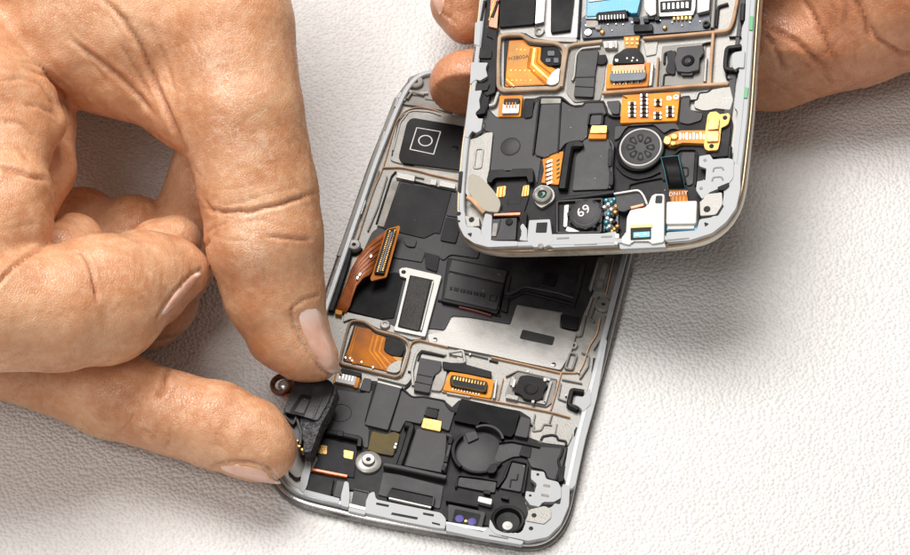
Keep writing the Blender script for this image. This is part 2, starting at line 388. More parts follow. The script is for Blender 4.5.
# central loudspeaker housing
sp = L.poly('housing', 'dark_plastic', [(447.5,257),(508,269.5),(498,314),(484,310),(441,301)], 3.3, 2.1, r=.6, bevel=.3)
L.poly('housing_panel', 'charcoal_plastic', [(452,259.5),(507,270.5),(504,282.5),(449,270.5)], 3.55, par=sp, r=.3)
L.poly('housing_panel', 'black_plastic', [(448.5,272.5),(503.5,284.5),(497,309.5),(444,298)], 3.5, par=sp, r=.3)
em = []
x = 451.0
for w_ in (3, 2, 3.4, 2.2, 3, 2.4, 3.2, 2, 3, 2.6, 3.2):
    yy = 288+(x-451)*.215; em.append(rect(x, yy, w_*.8, 3.2, (1,.2), (-.2,1))); x += w_+.6
L.multi('embossing', 'dark_plastic', em, 3.66, 3.3, par=sp)
L.strip('embossing', 'dark_plastic', [(491,294.5),(497,296),(495.5,301.5),(489.5,300)], .25, 3.66, 3.3, par=sp, closed=True, r=.1)
L.strip('seam', 'seam_black', [(438,299.5),(470,307),(500,315)], .5, 2.7, 1.9)
L.strip('wire', 'red_wire', [(459,306.5),(476,310.5),(491,315)], .3, 2.9)
L.poly('latch', 'seam_black', [(503,298),(509,299),(507,312),(501,310)], 2.9, r=.3)
L.strip('rib', 'black_plastic', [(509,276),(505,294),(515,291),(524,285),(560,292),(575,297)], .8, 2.9, r=1)
L.strip('rib', 'dark_plastic', [(508,299),(524,291),(548,297),(572,303)], .7, 2.8, r=1)
L.strip('rib', 'black_plastic', [(583,262),(578,288),(572,306)], .8, 3.0)
L.poly('bay_panel', 'black_plastic', [(512,256),(540,262),(562,266),(580,270),(576,282),(540,276),(512,268)], 2.6, r=.5)
L.poly('bay_panel', 'dark_plastic', [(545,272),(557,274.5),(554,285),(542,282)], 3.0, r=.4)
L.poly('bay_panel', 'dark_plastic', [(561,313.5),(579,317),(577,330),(561.5,327)], 2.6, r=.5)
# steel plate
st = L.poly('shield_plate', 'steel_plate', [(451.5,317),(469,319),(511,326),(517,305.5),(561,313.5),(559,328.5),(577,332.5),(571,352),(561,370),(524,362.5),(492,355),(452,347),(429,342),(427.5,334),(444.5,331.5)], 2.55, 1.8, r=.5)
L.poly('slot', 'seam_black', [(522.5,329.5),(555,337),(552.5,345.5),(519.5,338.5)], 2.6, 2.3, par=st, r=.4, bevel=0)
for c in ((553.5,364.5), (435,339.5)):
    d_ = L.lathe('rivet', 'dark_chrome', c, [(.2,2.5),(.25,2.75),(.5,2.7),(.55,2.4)], st, 16, 2.7)
# right edge of the metal plate
L.poly('corner_plate', 'magnesium_dark', [(598,257),(612,258),(605,292),(588,289)], 2.2, r=.3)
L.poly('clip_bar', 'silver', [(597,262),(599,262.5),(591.5,290),(589.5,289.5)], 2.7)
eb = L.lathe('screw_ear', 'magnesium_dark', (603.5,304), [(.4,2.6),(.45,2.9),(1.5,2.95),(1.8,2.6),(1.8,2.0)], h=2.9)
L.disc('screw_hole', 'seam_black', (603.8,304.2), .5, 2.6, par=eb)
L.strip('gasket', 'gasket_tan', [(614,257),(606,294)], 0.22, 2.40)
L.strip('gasket', 'gasket_tan', [(600,318),(597,334),(589,346),(584,362),(579,372.5),(562,372)], 0.27, 2.40, r=1)
L.strip('gasket', 'dark_chrome', [(606,316),(603,336),(594,350)], 0.25, 2.30, r=1)
L.strip('rib', 'magnesium_dark', [(585,316),(581,336),(569,333)], .5, 2.5, r=.8)
L.strip('rib', 'magnesium', [(568,340.5),(577,343.5),(575,348),(567,346)], .5, 2.6, r=.4)
L.strip('rib', 'magnesium_dark', [(570,352),(577,354),(572,369.5),(565,367.5)], .45, 2.6, r=.5, closed=True)
L.multi('side_clip', 'seam_black', [[(593,358),(595.5,358),(596,363),(594,370),(591.5,370),(592.5,364)], [(576,427),(579,428),(578,433),(574,435),(574,431)]], 2.9)
# gasket lines of the middle
L.strip('gasket', 'gasket_tan', [(491.5,357),(524,364),(561,372.5)], 0.30, 2.45)
L.strip('seam', 'seam_black', [(489.5,360),(498,362)], .45, 2.3, 1.9)
L.strip('gasket', 'gasket_tan', [(561,372.5),(556,392),(550.5,410)], 0.27, 2.42)
L.strip('gasket', 'gasket_tan', [(442,391),(496,401),(548,411),(570,417)], 0.27, 2.45)
L.strip('gasket', 'gasket_tan', [(503,378),(498,400)], 0.27, 2.43)
L.strip('gasket', 'gasket_beige', [(350.5,320),(363,320.5),(370,324.5),(376,329.5),(399,335.5),(408,341),(409.5,348),(406,362),(402,373),(396,376.5),(368,369.5),(339.5,363),(341,354),(347,330)], 0.49, 2.75, r=1, closed=True)
L.strip('gasket', 'gasket_tan', [(401,376),(408,352),(412,341.5),(419,339.5),(448,346.5)], 0.27, 2.50, r=1.2)
L.strip('rib', 'magnesium', [(413,385),(412,370),(416,354),(421,348.5),(446,354)], .6, 2.5, r=.6)
L.strip('seam', 'seam_black', [(418,360),(421,351.5),(444,356)], .3, 2.35, 2.0, r=.4)
L.strip('seam', 'seam_black', [(408,371),(412,372),(410,384),(404,389)], .35, 2.35, 2.0, r=.4)
# window with orange flex
wn = L.poly('flex_window', 'seam_black', [(354.5,323.5),(364,325),(371,328),(376,333),(399,339),(405.5,344),(406.5,350),(399.5,372),(395,373.5),(342.5,361)], 2.06, 1.7, r=.5, bevel=0)
og = L.poly('flex_cable', 'orange_deep', [(358,326.5),(370,329),(373,333),(386,337.5),(383.5,351),(397,359),(388,371.5),(344.5,360.5),(346,354)], 2.2, 1.8, par=wn, r=.3)
def chev(dx, w, m, h): return L.strip('trace', m, [(355+dx,326+dx*.22),(347+dx,353.5+dx*.25),(352+dx*1.02,363+dx*.22)], w, h, 2.0, par=og, r=.3)
for dx, w, m in ((1.2,.35,'orange_flex'),(3.2,.28,'orange_flex')): chev(dx, w, m, 2.28)
for pts, w in (([(374,334.5),(369.5,350.5),(383,369)], .4), ([(378,335.5),(374,351),(388,369.5)], .55), ([(383,337.5),(379,351.5),(392,366)], .5)): L.strip('trace', 'orange_flex', pts, w, 2.3, 2.0, par=og, r=.3)
L.poly('shield_can', 'gloss_black', [(386,338),(399.5,342),(405,346.5),(402,356.5),(393,356),(383.5,350.5)], 2.5, par=wn, r=.8)
L.poly('tape', 'magnesium', [(385.5,371),(389,365.5),(397,360.5),(402.5,359.5),(399.5,371.5),(395,373)], 2.5, par=wn, r=.5)
L.poly('flex_cable', 'amber', [(392,356.5),(402.5,357.5),(402,360),(396,360.5)], 2.35, par=wn, r=.2)
L.multi('solder_dot', 'solder', [rect(*c, 2.2, 2) for c in [(345.5,357.5),(352,360.5),(361.5,362),(373,367),(350,358)]], 2.4, par=og, r=.2)
# screw beside the bracket
sc = L.lathe('screw', 'magnesium', (385,324), [(0,3.0),(.35,3.0),(.45,3.2),(.9,3.15),(1.05,2.9),(1.05,2.2)], h=3.2)
L.poly('crossbar', 'magnesium', [(344.5,311.5),(381,320),(395,327),(424,338),(412,340),(398,334),(377,328),(368,322.5),(352,318),(343,322)], 2.4, 1.8, r=.6)
# small ribbon socket beside the thumb nail
sk = L.poly('socket', 'amber', [(336,370),(361.5,375.5),(358.5,388),(333,382.5)], 2.5, r=.3)
L.poly('socket_shell', 'deep_black', [(341,368),(362,373),(361,377),(340,372.5)], 3.2, par=sk)
L.poly('socket_body', 'white_plastic', [(337.5,372),(357,376),(354.5,385.5),(335,381.5)], 3.0, par=sk)
L.multi('pin_row', 'dark_chrome', [rect(340+3.1*k, 376+.65*k, 1.0, 5, (1,.2), (-.25,1)) for k in range(5)], 3.06, 2.6, par=sk, r=0, bevel=0)
L.poly('contact_pad', 'orange_flex', [(357.5,374.5),(360.5,375),(357.5,388),(353.5,387)], 2.9, par=sk, r=.15)
# ------- black board over the lower end
lb = L.poly('lower_board', 'dark_plastic', [(333,383),(353,388),(361,389),(363,380),(376,381),(402,389),(413,398),(424,397),(445,401),(452,408),(459,400),(520,411),(531,418),(528,437),(540,443),(568,447),(561,483),(548,480),(536,470),(530,474),(535,492),(524,500),(528,512),(520,530),(446,520),(378,505),(372,492),(348,489),(346,498),(306,488),(312,455),(326,418)], 2.35, 1.5, r=.3)
def B(name, m, pts, h, *a, **k): return L.poly(name, m, pts, h, *a, par=lb, **k)
B('panel', 'charcoal_plastic', [(337,389),(352,392),(362,394),(373,390),(364,424),(369,428),(368,448),(363,447),(361,436),(334,431),(322,428),(329,402)], 2.65, r=.5)
L.lathe('ring_mark', 'seam_black', (341,413), [(2.05,2.5),(2.05,2.69),(2.2,2.69),(2.2,2.5)], lb, h=2.69, smooth=False)
B('panel', 'charcoal_plastic', [(377.5,382),(401,388),(399,395),(388,430),(364.5,424.5)], 3.1, 2.2, r=.3, bevel=.18)
B('panel_tab', 'white_plastic', [(378,380.5),(401,386.5),(400,391),(377,385)], 3.05, r=.2)
L.strip('seam', 'seam_black', [(375,384),(363,425),(372,429)], .5, 2.5, 2.0, par=lb, r=.4)
B('panel', 'charcoal_plastic', [(402,390),(412,398.5),(423,398),(444,402),(449,409),(455,411),(449,431),(441,428),(442,420),(424,416.5),(421,424),(405,420),(400,432),(390,430)], 2.95, r=.4)
L.strip('seam', 'seam_black', [(402,387.5),(412,397),(423,396.5),(445,400.5),(446,405),(451,411),(457,412)], .4, 3.05, 2.0, par=lb, r=.8)
B('block', 'charcoal_plastic', [(364,377.5),(372,379.5),(370,392),(359.5,389.5)], 3.0, r=.4)
B('block', 'dark_plastic', [(427,407.5),(438.5,410),(437,418.5),(424.5,415.5)], 3.3, r=.4)
L.strip('rib', 'black_plastic', [(424.5,415),(427,406.5),(439,409)], .35, 3.4, 2.4, par=lb, r=.3)
B('contact_pad', 'gold', [(423.5,417.5),(442,421),(440.5,431.5),(421,427.5)], 3.25, r=.4)
# bracket and pads at the corner the fingers pinch
hk = L.strip('hook', 'deep_black', [(317,440),(322,430),(335,432.5),(360,438),(359,446)], 1.15, 3.7, 2.2, par=lb, r=.4)
B('hook_notch', 'dark_plastic', [(337,429.5),(344,431),(343,436.5),(336,435)], 3.95, r=.3)
B('recess', 'dark_plastic', [(314,447),(321,437),(358,446),(354,478),(311,468)], 2.6, r=.4)
B('contact_pad', 'gold', [(318,444),(327.5,445.5),(327,454.5),(317.5,453)], 2.75, r=.3)
B('contact_pad', 'gold', [(343.5,449.5),(354,451.5),(352.5,459.5),(343.5,457.5)], 2.75, r=.3)
L.strip('copper_bar', 'copper', [(311,469),(347,476)], .75, 3.1, 2.3, par=lb)
B('box', 'deep_black', [(309,473),(334,478.5),(330.5,498),(303,490)], 3.0, r=.3)
B('box', 'black_plastic', [(337,480),(346,482),(341,498),(333,496)], 3.2, r=.3)
pg = L.lathe('screw_post', 'silver', (368.5,461.5), [(0,2.9),(.45,2.9),(.5,3.9),(1.2,3.95),(1.3,3.8),(1.35,3.2),(2.3,3.1),(2.6,2.9),(2.65,2.3)], lb, h=3.1)
L.disc('screw_hole', 'seam_black', (368.5,458.6), .5, 3.85, par=pg, b=.02)
B('panel', 'olive', [(372,431),(388,435),(393,431.5),(400,434),(398,442),(393,456),(380,453.5),(367.5,450)], 2.85, r=.4)
L.multi('bead', 'solder', [rect(395,447,2.5,2.6), rect(396,444,2,2)], 3.4, par=lb, r=.2)
# motor well
B('well_floor', 'charcoal_plastic', [(417,428),(447,434),(444,473),(402,465)], 2.75, r=.4)
L.strip('well_wall', 'deep_black', [(405,423.5),(412,425),(404,451),(399,465)], 1.4, 3.9, 2.2, par=lb, r=.8)
L.strip('well_wall', 'black_plastic', [(447,434),(452,436.5),(447,456),(444,472)], .8, 3.7, 2.2, par=lb, r=.4)
L.multi('latch', 'deep_black', [rect(450.5,440,4,7,(1,.2),(-.25,1)), rect(446,459,4,6,(1,.2),(-.25,1)), rect(443.5,468,4,5,(1,.2),(-.25,1))], 4.0, par=lb, r=.2)
L.strip('well_wall', 'black_plastic', [(384,464),(400,467),(446,477)], 1.1, 3.9, 2.2, par=lb, r=.3)
B('well_floor', 'black_plastic', [(383,472),(400,475),(444,486),(440,509),(378,495)], 2.6, r=.4)
wb = B('motor_seat', 'dark_plastic', [(391,488),(434,497),(432,507),(386,497)], 3.2, r=.3)
L.strip('rib', 'black_plastic', [(392,487),(434,496),(432.5,506)], .4, 3.5, 2.4, par=lb, r=.3)
L.strip('contact_bar', 'silver', [(389,498),(431,507.5)], .5, 3.5, 2.8, par=lb)
# black tape and the loudspeaker ring
B('tape', 'tape_black', [(461,398.5),(520,411.5),(514.5,433),(511,437),(499,434),(496,428),(487,423),(480,421.5),(478,425.5),(470,424),(454,420.5)], 3.4, r=.3, bevel=.03)
B('panel', 'charcoal_plastic', [(521,416),(531,419),(527.5,438),(514.5,435.5)], 3.3, r=.4)
rg = L.disc('ring_floor', 'charcoal_plastic', (479,452), 4.9, 2.7, par=lb)
L.arcwall('ring_wall', 'deep_black', (479,451), 4.85, 5.6, 3.9, 2.2, 130, 225, par=lb)
L.arcwall('ring_wall', 'black_plastic', (485,440), 3.3, 3.9, 4.1, 2.2, 5, 120, par=lb)
L.arcwall('ring_wall', 'dark_plastic', (479,451), 4.85, 5.4, 3.2, 2.2, 225, 330, par=lb)
B('block', 'black_plastic', [(465,433),(476,430.5),(479,438),(468,443)], 3.1, r=.3)
B('latch', 'deep_black', [(487,469),(491,464),(497,463),(497.5,468),(494,473),(488,473)], 3.9, r=.3)
B('arm', 'charcoal_plastic', [(500,444),(514,442),(539,447),(567,448.5),(559,481),(548,478),(545,470),(531,467),(527,455),(512,457),(500,463),(494,460)], 2.75, r=.5)
L.strip('rib', 'deep_black', [(499,442),(512,440.5),(540,446.5)], .55, 3.2, 2.3, par=lb, r=.6)
B('arm_band', 'dark_plastic', [(522,445),(532,447.5),(530,458),(519,455)], 2.95, r=.2)
L.strip('rib', 'dark_plastic', [(563,448),(561,455),(558,460),(560,468),(556,480)], .5, 3.2, 2.3, par=lb, r=.4)
B('latch', 'deep_black', [(559,472),(562,466),(567,466),(563,481),(558,482)], 3.2, r=.2)
L.strip('rib', 'dark_plastic', [(456,487),(458,475),(478,477),(497,480.5)], .4, 3.1, 2.3, par=lb, r=.5)
B('panel', 'black_plastic', [(459,477),(497,482),(495,493),(478,490),(457,486)], 2.8, r=.5)
L.strip('rib', 'dark_plastic', [(497,487),(504,478),(511,459.5),(528,463),(523,493)], .5, 3.2, 2.3, par=lb, r=.5)
B('panel', 'charcoal_plastic', [(512,462),(526,465),(521,492),(500,488),(507,478)], 2.85, r=.4)
L.strip('rib', 'dark_plastic', [(518,474),(517,480),(511,479.5),(510,487)], .3, 3.0, 2.3, par=lb, r=.2)
L.multi('latch', 'dark_plastic', [rect(487,492,7,4,(1,.2),(0,1)), rect(505,497,8,4,(1,.25),(0,1))], 3.2, par=lb, r=.3)
B('clip_bar', 'silver', [(478.5,496),(492.5,499),(491.5,505),(477.5,501.5)], 3.7, r=.3)
# proximity sensors and camera seat
sb = B('sensor_housing', 'black_plastic', [(448,504),(486,512),(481,532),(448,523)], 3.2, r=.4)
L.poly('sensor_well', 'seam_black', [(455,509),(481,514.5),(477,527.5),(452,522)], 3.26, 2.8, par=sb, r=.3, bevel=0)
for c in ((459.5,518.5), (472,521.5)):
    L.lathe('lens', 'purple', c, [(0,3.36),(.6,3.35),(.85,3.32),(.95,3.1)], sb, 24, 3.4)
L.disc('solder_dot', 'gold', (466,521), .35, 3.34, par=sb)
L.strip('rib', 'dark_plastic', [(446,500),(478,506)], .5, 3.5, 2.3, par=lb)
cs = L.lathe('camera_seat', 'deep_black', (508,520), [(0,2.5),(2.3,2.6),(2.75,3.5),(3.2,3.6),(3.4,3.4),(3.4,2.2)], lb, 40, 3.4)
L.lathe('camera_lens', 'ring_white', (507.5,525.5), [(0,2.95),(.35,2.95),(.4,2.85),(.9,2.85),(1.0,2.8),(1.05,2.5)], cs, 28, 2.95)
# white/grey frame pieces
def W(name, pts, h, **k): return L.poly(name, 'white_paint', pts, h, par=fr, **k)
W('frame_corner', [(530,509),(551,508),(558,500),(563,484),(570,486),(569,505),(561,524),(548,537),(528,541),(495,534),(489,528),(490,519),(496,530),(516,534),(522,532),(526,522)], 3.55, r=.4)
W('frame_rail', [(564,478),(568,448),(575,436),(582,412),(588,395),(592,376),(595,372),(604.5,338),(607,340),(597,396),(585,440),(575,486),(570,490)], 3.35, r=.4)
tg = W('clip_plate', [(531,470),(544,472),(546,479),(558,482),(561,488),(561,498),(554,502),(543,502),(539,507),(530,505),(528,502),(525,498),(526,491),(535,493),(537,484),(531,479)], 3.85, r=.18)
L.multi('slot', 'magnesium_dark', [[(543.5,484),(550,485),(550,487.5),(543,486.5)], [(541.5,493.5),(549,495),(549,497.5),(541,496)]], 3.9, 3.4, par=tg)
for c in ((537.8,474.6), (530.2,495.6)): L.disc('hole', 'seam_black', c, .3, 3.92, par=tg, b=.02, seg=14)
L.poly('clip_edge', 'seam_black', [(554,502),(561,498),(560,504),(556,503.5)], 3.7)
gt = L.poly('ground_tab', 'magnesium', [(529,510),(545,506),(551,510),(551,518),(544,524),(526,521)], 3.8, 2.5, r=.2)
L.disc('screw_hole', 'seam_black', (534,515.4), .5, 3.86, par=gt, b=.02)
L.disc('screw_hole', 'seam_black', (531,528.5), .45, 3.63, par=fr, b=.02)
L.strip('slot', 'magnesium_dark', [(489,535),(508,538.5)], .3, 3.6, 3.0, par=fr)
W('frame_bar', [(366,501),(369.5,493),(374.5,491.5),(376,499.5),(402,505),(441,513),(446,519),(445,529),(436,528),(400,521),(365,513)], 3.7, r=.3)
L.multi('slot', 'seam_black', [[(376.5,502.5),(389,505),(388.5,507),(376,504.5)], [(392,512.5),(418,517.5),(417,519.5),(391,514.5)], [(423,512.5),(434,514.5),(433.5,516.5),(423,514.5)], [(432,522),(440,524),(440,525.5),(432,523.5)]], 3.78, 3.2, par=fr, r=.05, bevel=0)
W('frame_bar', [(446,523),(483,533),(487,528),(494,531),(500,536),(524,541),(522,545),(480,538),(446,531)], 3.45, r=.3)
W('frame_post', [(306.5,460),(311,461),(310.5,470),(307,486),(303,493.5),(299.5,490),(301,477)], 3.6, r=.6)
W('frame_bar', [(303,489),(340,498.5),(339,504),(303,494.5)], 3.5, r=.2)
W('frame_post', [(344.5,481),(348.5,482),(349.5,495),(349,508),(340.5,505.5),(341,496)], 3.7, r=.5)
W('frame_bar', [(349,507),(366,511),(365,515),(348,511)], 3.5, r=.2)
B('box', 'black_plastic', [(354,488),(370,491),(367,507),(351,505)], 3.1, r=.3)
L.strip('rib', 'charcoal_plastic', [(354,489),(369,492.5),(367.5,499)], .4, 3.3, 2.6, par=lb, r=.2)
L.poly('ground_tab', 'magnesium_dark', [(292,456),(312,452),(318,458),(310,474),(296,478),(288,470)], 2.9, 1.6, r=.4)
# hook on the right side
L.strip('hook', 'deep_black', [(584,391),(572,389),(568.5,404),(578,408.5)], 1.0, 3.1, 1.9, r=.5)
W('frame_tongue', [(576,396),(583,397.5),(590,388),(591,404),(583,412),(580,407),(574.5,404.5)], 3.55, r=.4)
# camera switch in the middle
L.poly('seat_plate', 'magnesium_dark', [(511,377),(518,372),(557,380),(553,402),(546,407),(508,399),(505,394)], 2.3, r=.3)
L.multi('rib', 'magnesium', [rect(512.5,381,3.5,9,(1,.2),(-.2,1)), rect(512,397,12,4,(1,.2),(-.2,1)), rect(548,392,2.5,22,(1,.2),(-.3,1)), rect(541,402,9,3,(1,.2),(-.2,1)), rect(547,379,7,2.5,(1,.2),(-.2,1))], 2.8, r=.15)
sw = L.poly('camera', 'black_foam', [(520,376),(528,375),(545,378.5),(544,384),(549,385),(544,389),(542.5,398),(536,401),(524,398.5),(521,394),(514,392),(516,386)], 3.2, r=.4)
L.lathe('camera_lens', 'seam_black', (531,388.6), [(0,3.05),(.8,3.1),(1.1,3.35),(1.35,3.4),(1.5,3.2)], sw, 28, 3.35)
L.multi('clip_bar', 'silver', [rect(514,383,2.6,8,(1,.2),(-.25,1)), rect(533,401.5,3,2.6), rect(545,379.5,3,3.4)], 3.5, r=.2)
# orange board connector
oc = L.poly('connector_board', 'orange_flex', [(449.5,371.5),(468,374.5),(494.5,380),(491,398.5),(465,394),(442.5,390),(445,384)], 2.8, r=.5)
cn = L.poly('connector', 'deep_black', [(451.5,374.5),(488,381.5),(486.5,393),(480,391),(451,386),(449.5,380)], 3.5, 2.6, par=oc, r=.7)
L.multi('pin_row', 'gold', [rect(454.5+2.95*k, 378+.58*k, 1.5, 3.2, (1,.2), (-.2,1)) for k in range(11)], 3.6, 3.1, par=cn, r=0, bevel=.03)
L.multi('pin_row', 'solder', [rect(453+2.9*k, 388+.57*k, 1.1, 3.2, (1,.2), (-.15,1)) for k in range(10)], 3.0, 2.5, par=oc, r=0, bevel=.02)
L.strip('connector_rim', 'olive', [(453,375.5),(487,382),(485,391.5),(452,385)], .35, 3.62, 3.1, par=cn, closed=True, r=.6)
L.strip('clip_bar', 'silver', [(496.5,380),(494,398)], .5, 3.2)
L.poly('block', 'charcoal_plastic', [(420,357.5),(442,361.5),(440,371),(433.5,375),(429.5,393),(413.5,390)], 3.0, r=.4)
L.strip('seam', 'deep_black', [(417,374),(432,377)], .25, 3.08, 2.7); L.strip('seam', 'deep_black', [(415,381.5),(431,385)], .25, 3.08, 2.7)
L.poly('block', 'dark_plastic', [(442,361),(452,363),(464,364),(492,371.5),(491,378),(461,372),(450,370),(444,369)], 3.1, r=.4)
L.poly('block', 'pale_foam', [(437,372),(447,371),(444,384),(441,391),(431,390)], 2.5, r=.4)
L.strip('rib', 'magnesium', [(449,352),(463,350),(465,362),(452,362)], .6, 2.9, r=.6)
L.multi('rib', 'magnesium', [rect(457,353,10,5,(1,.2),(0,1)), rect(460,360,6,5,(1,.2),(0,1))], 2.6)
L.strip('rib', 'magnesium_dark', [(528,422),(534,425),(533,431),(541,430),(544,424),(552,425)], .4, 2.5, r=.3)
L.strip('seam', 'seam_black', [(541,440),(543,436),(552,434.5),(557,436),(558,439.5),(566,441),(566,446)], .5, 2.5, 1.9, r=.3)
L.poly('corner_plate', 'magnesium', [(531,431),(545,426),(566,424),(573,434),(568,446),(545,443),(530,438)], 2.2, r=.4)

L.strip('rib', 'magnesium_dark', [(506,376),(518,370.5),(557,379.5)], .3, 2.5, r=.3)
L.strip('rib', 'magnesium_dark', [(562,379),(582,383)], .3, 2.4); L.strip('rib', 'magnesium_dark', [(561,383),(558,398),(566,401)], .3, 2.4, r=.3)
L.strip('rib', 'magnesium_dark', [(598,296),(590,318),(594,322)], .4, 2.5, r=.3); L.strip('rib', 'magnesium', [(592,297),(586,315)], .5, 2.6)
L.strip('rib', 'magnesium_dark', [(582,352),(589,355),(588,366),(580,378)], .35, 2.5, r=.4)
L.strip('rib', 'magnesium_dark', [(552,414),(549,424)], .3, 2.4); L.strip('rib', 'magnesium_dark', [(557,424),(555,436)], .3, 2.4); L.strip('rib', 'magnesium_dark', [(535,414),(533,424)], .3, 2.4)
L.multi('rib', 'magnesium', [rect(604,270,5,14,(1,.2),(-.28,1)), rect(600,284,6,5,(1,.2),(-.28,1))], 2.5)
L.strip('rib', 'magnesium_dark', [(387,176),(378,206),(368,230)], .3, 2.5); L.strip('rib', 'magnesium_dark', [(379,170),(370,200),(361,228)], .3, 2.4)
L.strip('rib', 'magnesium_dark', [(396,172),(424,178)], .25, 2.4)
L.strip('rib', 'magnesium', [(408,112),(400,122),(393,150)], .45, 2.6, r=.6); L.strip('rib', 'magnesium_dark', [(425,98),(440,100),(450,106)], .4, 2.8, r=.4)
L.strip('rib', 'magnesium', [(447,393),(470,397)], .4, 2.5); L.strip('rib', 'magnesium_dark', [(463,352),(488,358)], .25, 2.4); L.multi('rivet', 'dark_chrome', [rect(470,354,2,2), rect(528,371,2.4,2.2), rect(566,395,2,2), rect(579,372,2,2)], 2.6, r=.2)
L.strip('rib', 'magnesium', [(378,377),(406,384),(412,376)], .5, 2.6, r=.4)
# ------------------------------------------------------------------ the phone held up in the hand
U = Body(at(470, 240, 16.2), (-.25, -.15, .95))
U.root = empty('phone', U.O, U.R)
tag(U.root, 'opened smartphone with a gold rim, held tilted in the air at upper right', 'phone', 'opened smartphones')
uo = resample(fillet([U.uv(x, y, 2.2) for x, y in [(508,-215),(760,-222),(776,-216),(786,-204),(788,-188),(762,0),(755,111),(749,165),(746,190),(742,207),(734,222),(720,236),(704,244),(680,248.5),(632,251.5),(570,254),(506,255.5),(488,253.5),(474,249),(464,242),(458,230),(456,212),(457,190),(461,146),(466,115),(479,0),(490,-190),(495,-208)]], 3), .8)
U.sweep('trim_line', 'gold_line', uo, [(.7, 2.2), (.7, 3.2), (.85, 3.35), (1.0, 3.3), (1.0, 2.2)])
ubz = U.sweep('bezel', 'gold_rim', uo, [(.6, .85), (.15, 1.0), (0, 1.4), (0, 2.1), (.15, 2.5), (.45, 2.75), (.75, 2.75), (.75, .85)])
U.sweep('bezel_edge', 'gold_line', uo, [(.25, 2.5), (.3, 2.9), (.5, 3.1), (.69, 3.1), (.69, 2.2)], ubz)
ufr = U.sweep('frame', 'white_paint', uo, [(.95, .4), (.95, 4.0), (1.15, 4.2), (1.95, 4.2), (2.15, 4.0), (2.15, .4)])
bm = bmesh.new(); prism_bm(bm, inset(uo, .6), 2.0, .95, 0); link('midplate', bm, 'magnesium', U.root)
def P(name, m, pts, h, *a, **k): return U.poly(name, m, pts, h, *a, **k)
def UW(name, pts, h=4.3, **k): return U.poly(name, 'white_paint', pts, h, par=ufr, **k)
# left wall
P('side_wall', 'dark_plastic', [(486,-195),(500,-195),(497,0),(497,30),(494,60),(490,92),(486,115),(476,112),(473,60),(482,0)], 3.4, r=.3)
U.strip('seam', 'seam_black', [(484.5,0),(481,20)], .6, 4.4, 3.0)
UW('frame_rail', [(475,22),(481,22),(479.5,46),(474,44)])
UW('frame_rail', [(471,62),(488,62.5),(485.5,68),(487.5,76),(480,80.5),(476,79),(470,84)])
UW('frame_rail', [(469,91),(482,90),(479,100),(480,108),(475,113),(478,119),(483,118),(481,130),(476,133),(472,130),(468,138),(464,136)])
U.multi('side_clip', 'deep_black', [[(474,46),(492,50),(491,58),(477,58)], [(476,83),(490,83),(487,90),(475,91)], [(473,106),(486,107),(485,113),(474,115)]], 4.1, par=ufr, r=.3)
U.poly('clip_bar', 'deep_black', [(459.5,171),(463,171),(461,193),(458,192)], 4.3, par=ufr)
P('block', 'dark_plastic', [(478,50),(493,48),(494,38),(486,36),(490,30),(497,32),(495,92),(486,96),(482,90),(489,88),(489,64),(479,60)], 3.7, r=.4)
U.strip('rib', 'magnesium', [(498,92),(494,104),(489,105)], .8, 3.0)
# battery, tapes at the top
bt = P('battery', 'gloss_black', [(501,-190),(545,-190),(535.5,0),(533.5,24),(499,27)], 3.3, r=.5)
P('battery_edge', 'dark_chrome', [(546,-190),(553,-190),(545,0),(543.5,22),(534.5,24),(536.5,0)], 3.0, r=.3)
P('shield_frame', 'silver', [(553,-190),(592,-190),(579,0),(577,38),(545,37),(546,30),(548,0)], 2.6, r=.4)
P('battery', 'gloss_black', [(560,-190),(588,-190),(573.5,0),(570,30),(550.5,32.5),(551,0)], 3.4, r=.4)
U.strip('seam', 'seam_black', [(582,-60),(580,0),(578,37)], .5, 2.9, 2.0)
cl = P('flex_cable', 'copper', [(491,-40),(501,-40),(499,0),(497,28.5),(488,26.5),(491,0)], 3.9, r=.4, bevel=.4)
U.strip('trace', 'gold', [(494,-30),(494.5,0),(489,20)], .4, 4.0, 3.0, par=cl); U.strip('trace', 'deep_black', [(498,0),(494,12),(492,17)], .7, 4.05, 3.0, par=cl)
P('contact_pad', 'amber', [(489,31),(496,31.5),(495.5,35.5),(489,35)], 3.5)
U.lathe('screw', 'magnesium', (539,31), [(0,2.9),(.35,2.9),(.5,3.2),(1.0,3.1),(1.1,2.3)], h=3.1)
P('crossbar', 'magnesium', [(500,26.5),(533,25),(536,32),(577,38),(577,42),(556,41),(534,38),(524,32),(500,34)], 2.5, r=.5)
# gasket round the window and its branches
U.strip('gasket', 'gasket_beige', [(499,35.5),(507,33.5),(522,33.5),(528,39.5),(556,42),(564,47),(563,60),(561,83),(556,88),(540,88),(502,90),(498,86),(497.5,60)], 0.83, 3.3, r=1.2, closed=True)
U.strip('gasket', 'gasket_beige', [(561,86),(564.5,60),(567,46),(574,43.5),(602,40.5)], 0.72, 3.35, r=1.5)
U.strip('gasket', 'gasket_tan', [(602,92),(630,90),(656,88),(690,85),(728,83)], 0.68, 3.3)
U.strip('gasket', 'gasket_tan', [(643,37.5),(680,34.5),(712,31.5),(729,29.5),(733,20),(737,0),(748,-190)], 0.68, 3.3, r=1)
U.strip('gasket', 'gasket_tan', [(713,32),(711,60),(709.5,84)], 0.61, 3.28)
U.strip('gasket', 'gasket_tan', [(658,57),(656,87)], 0.43, 3.2)
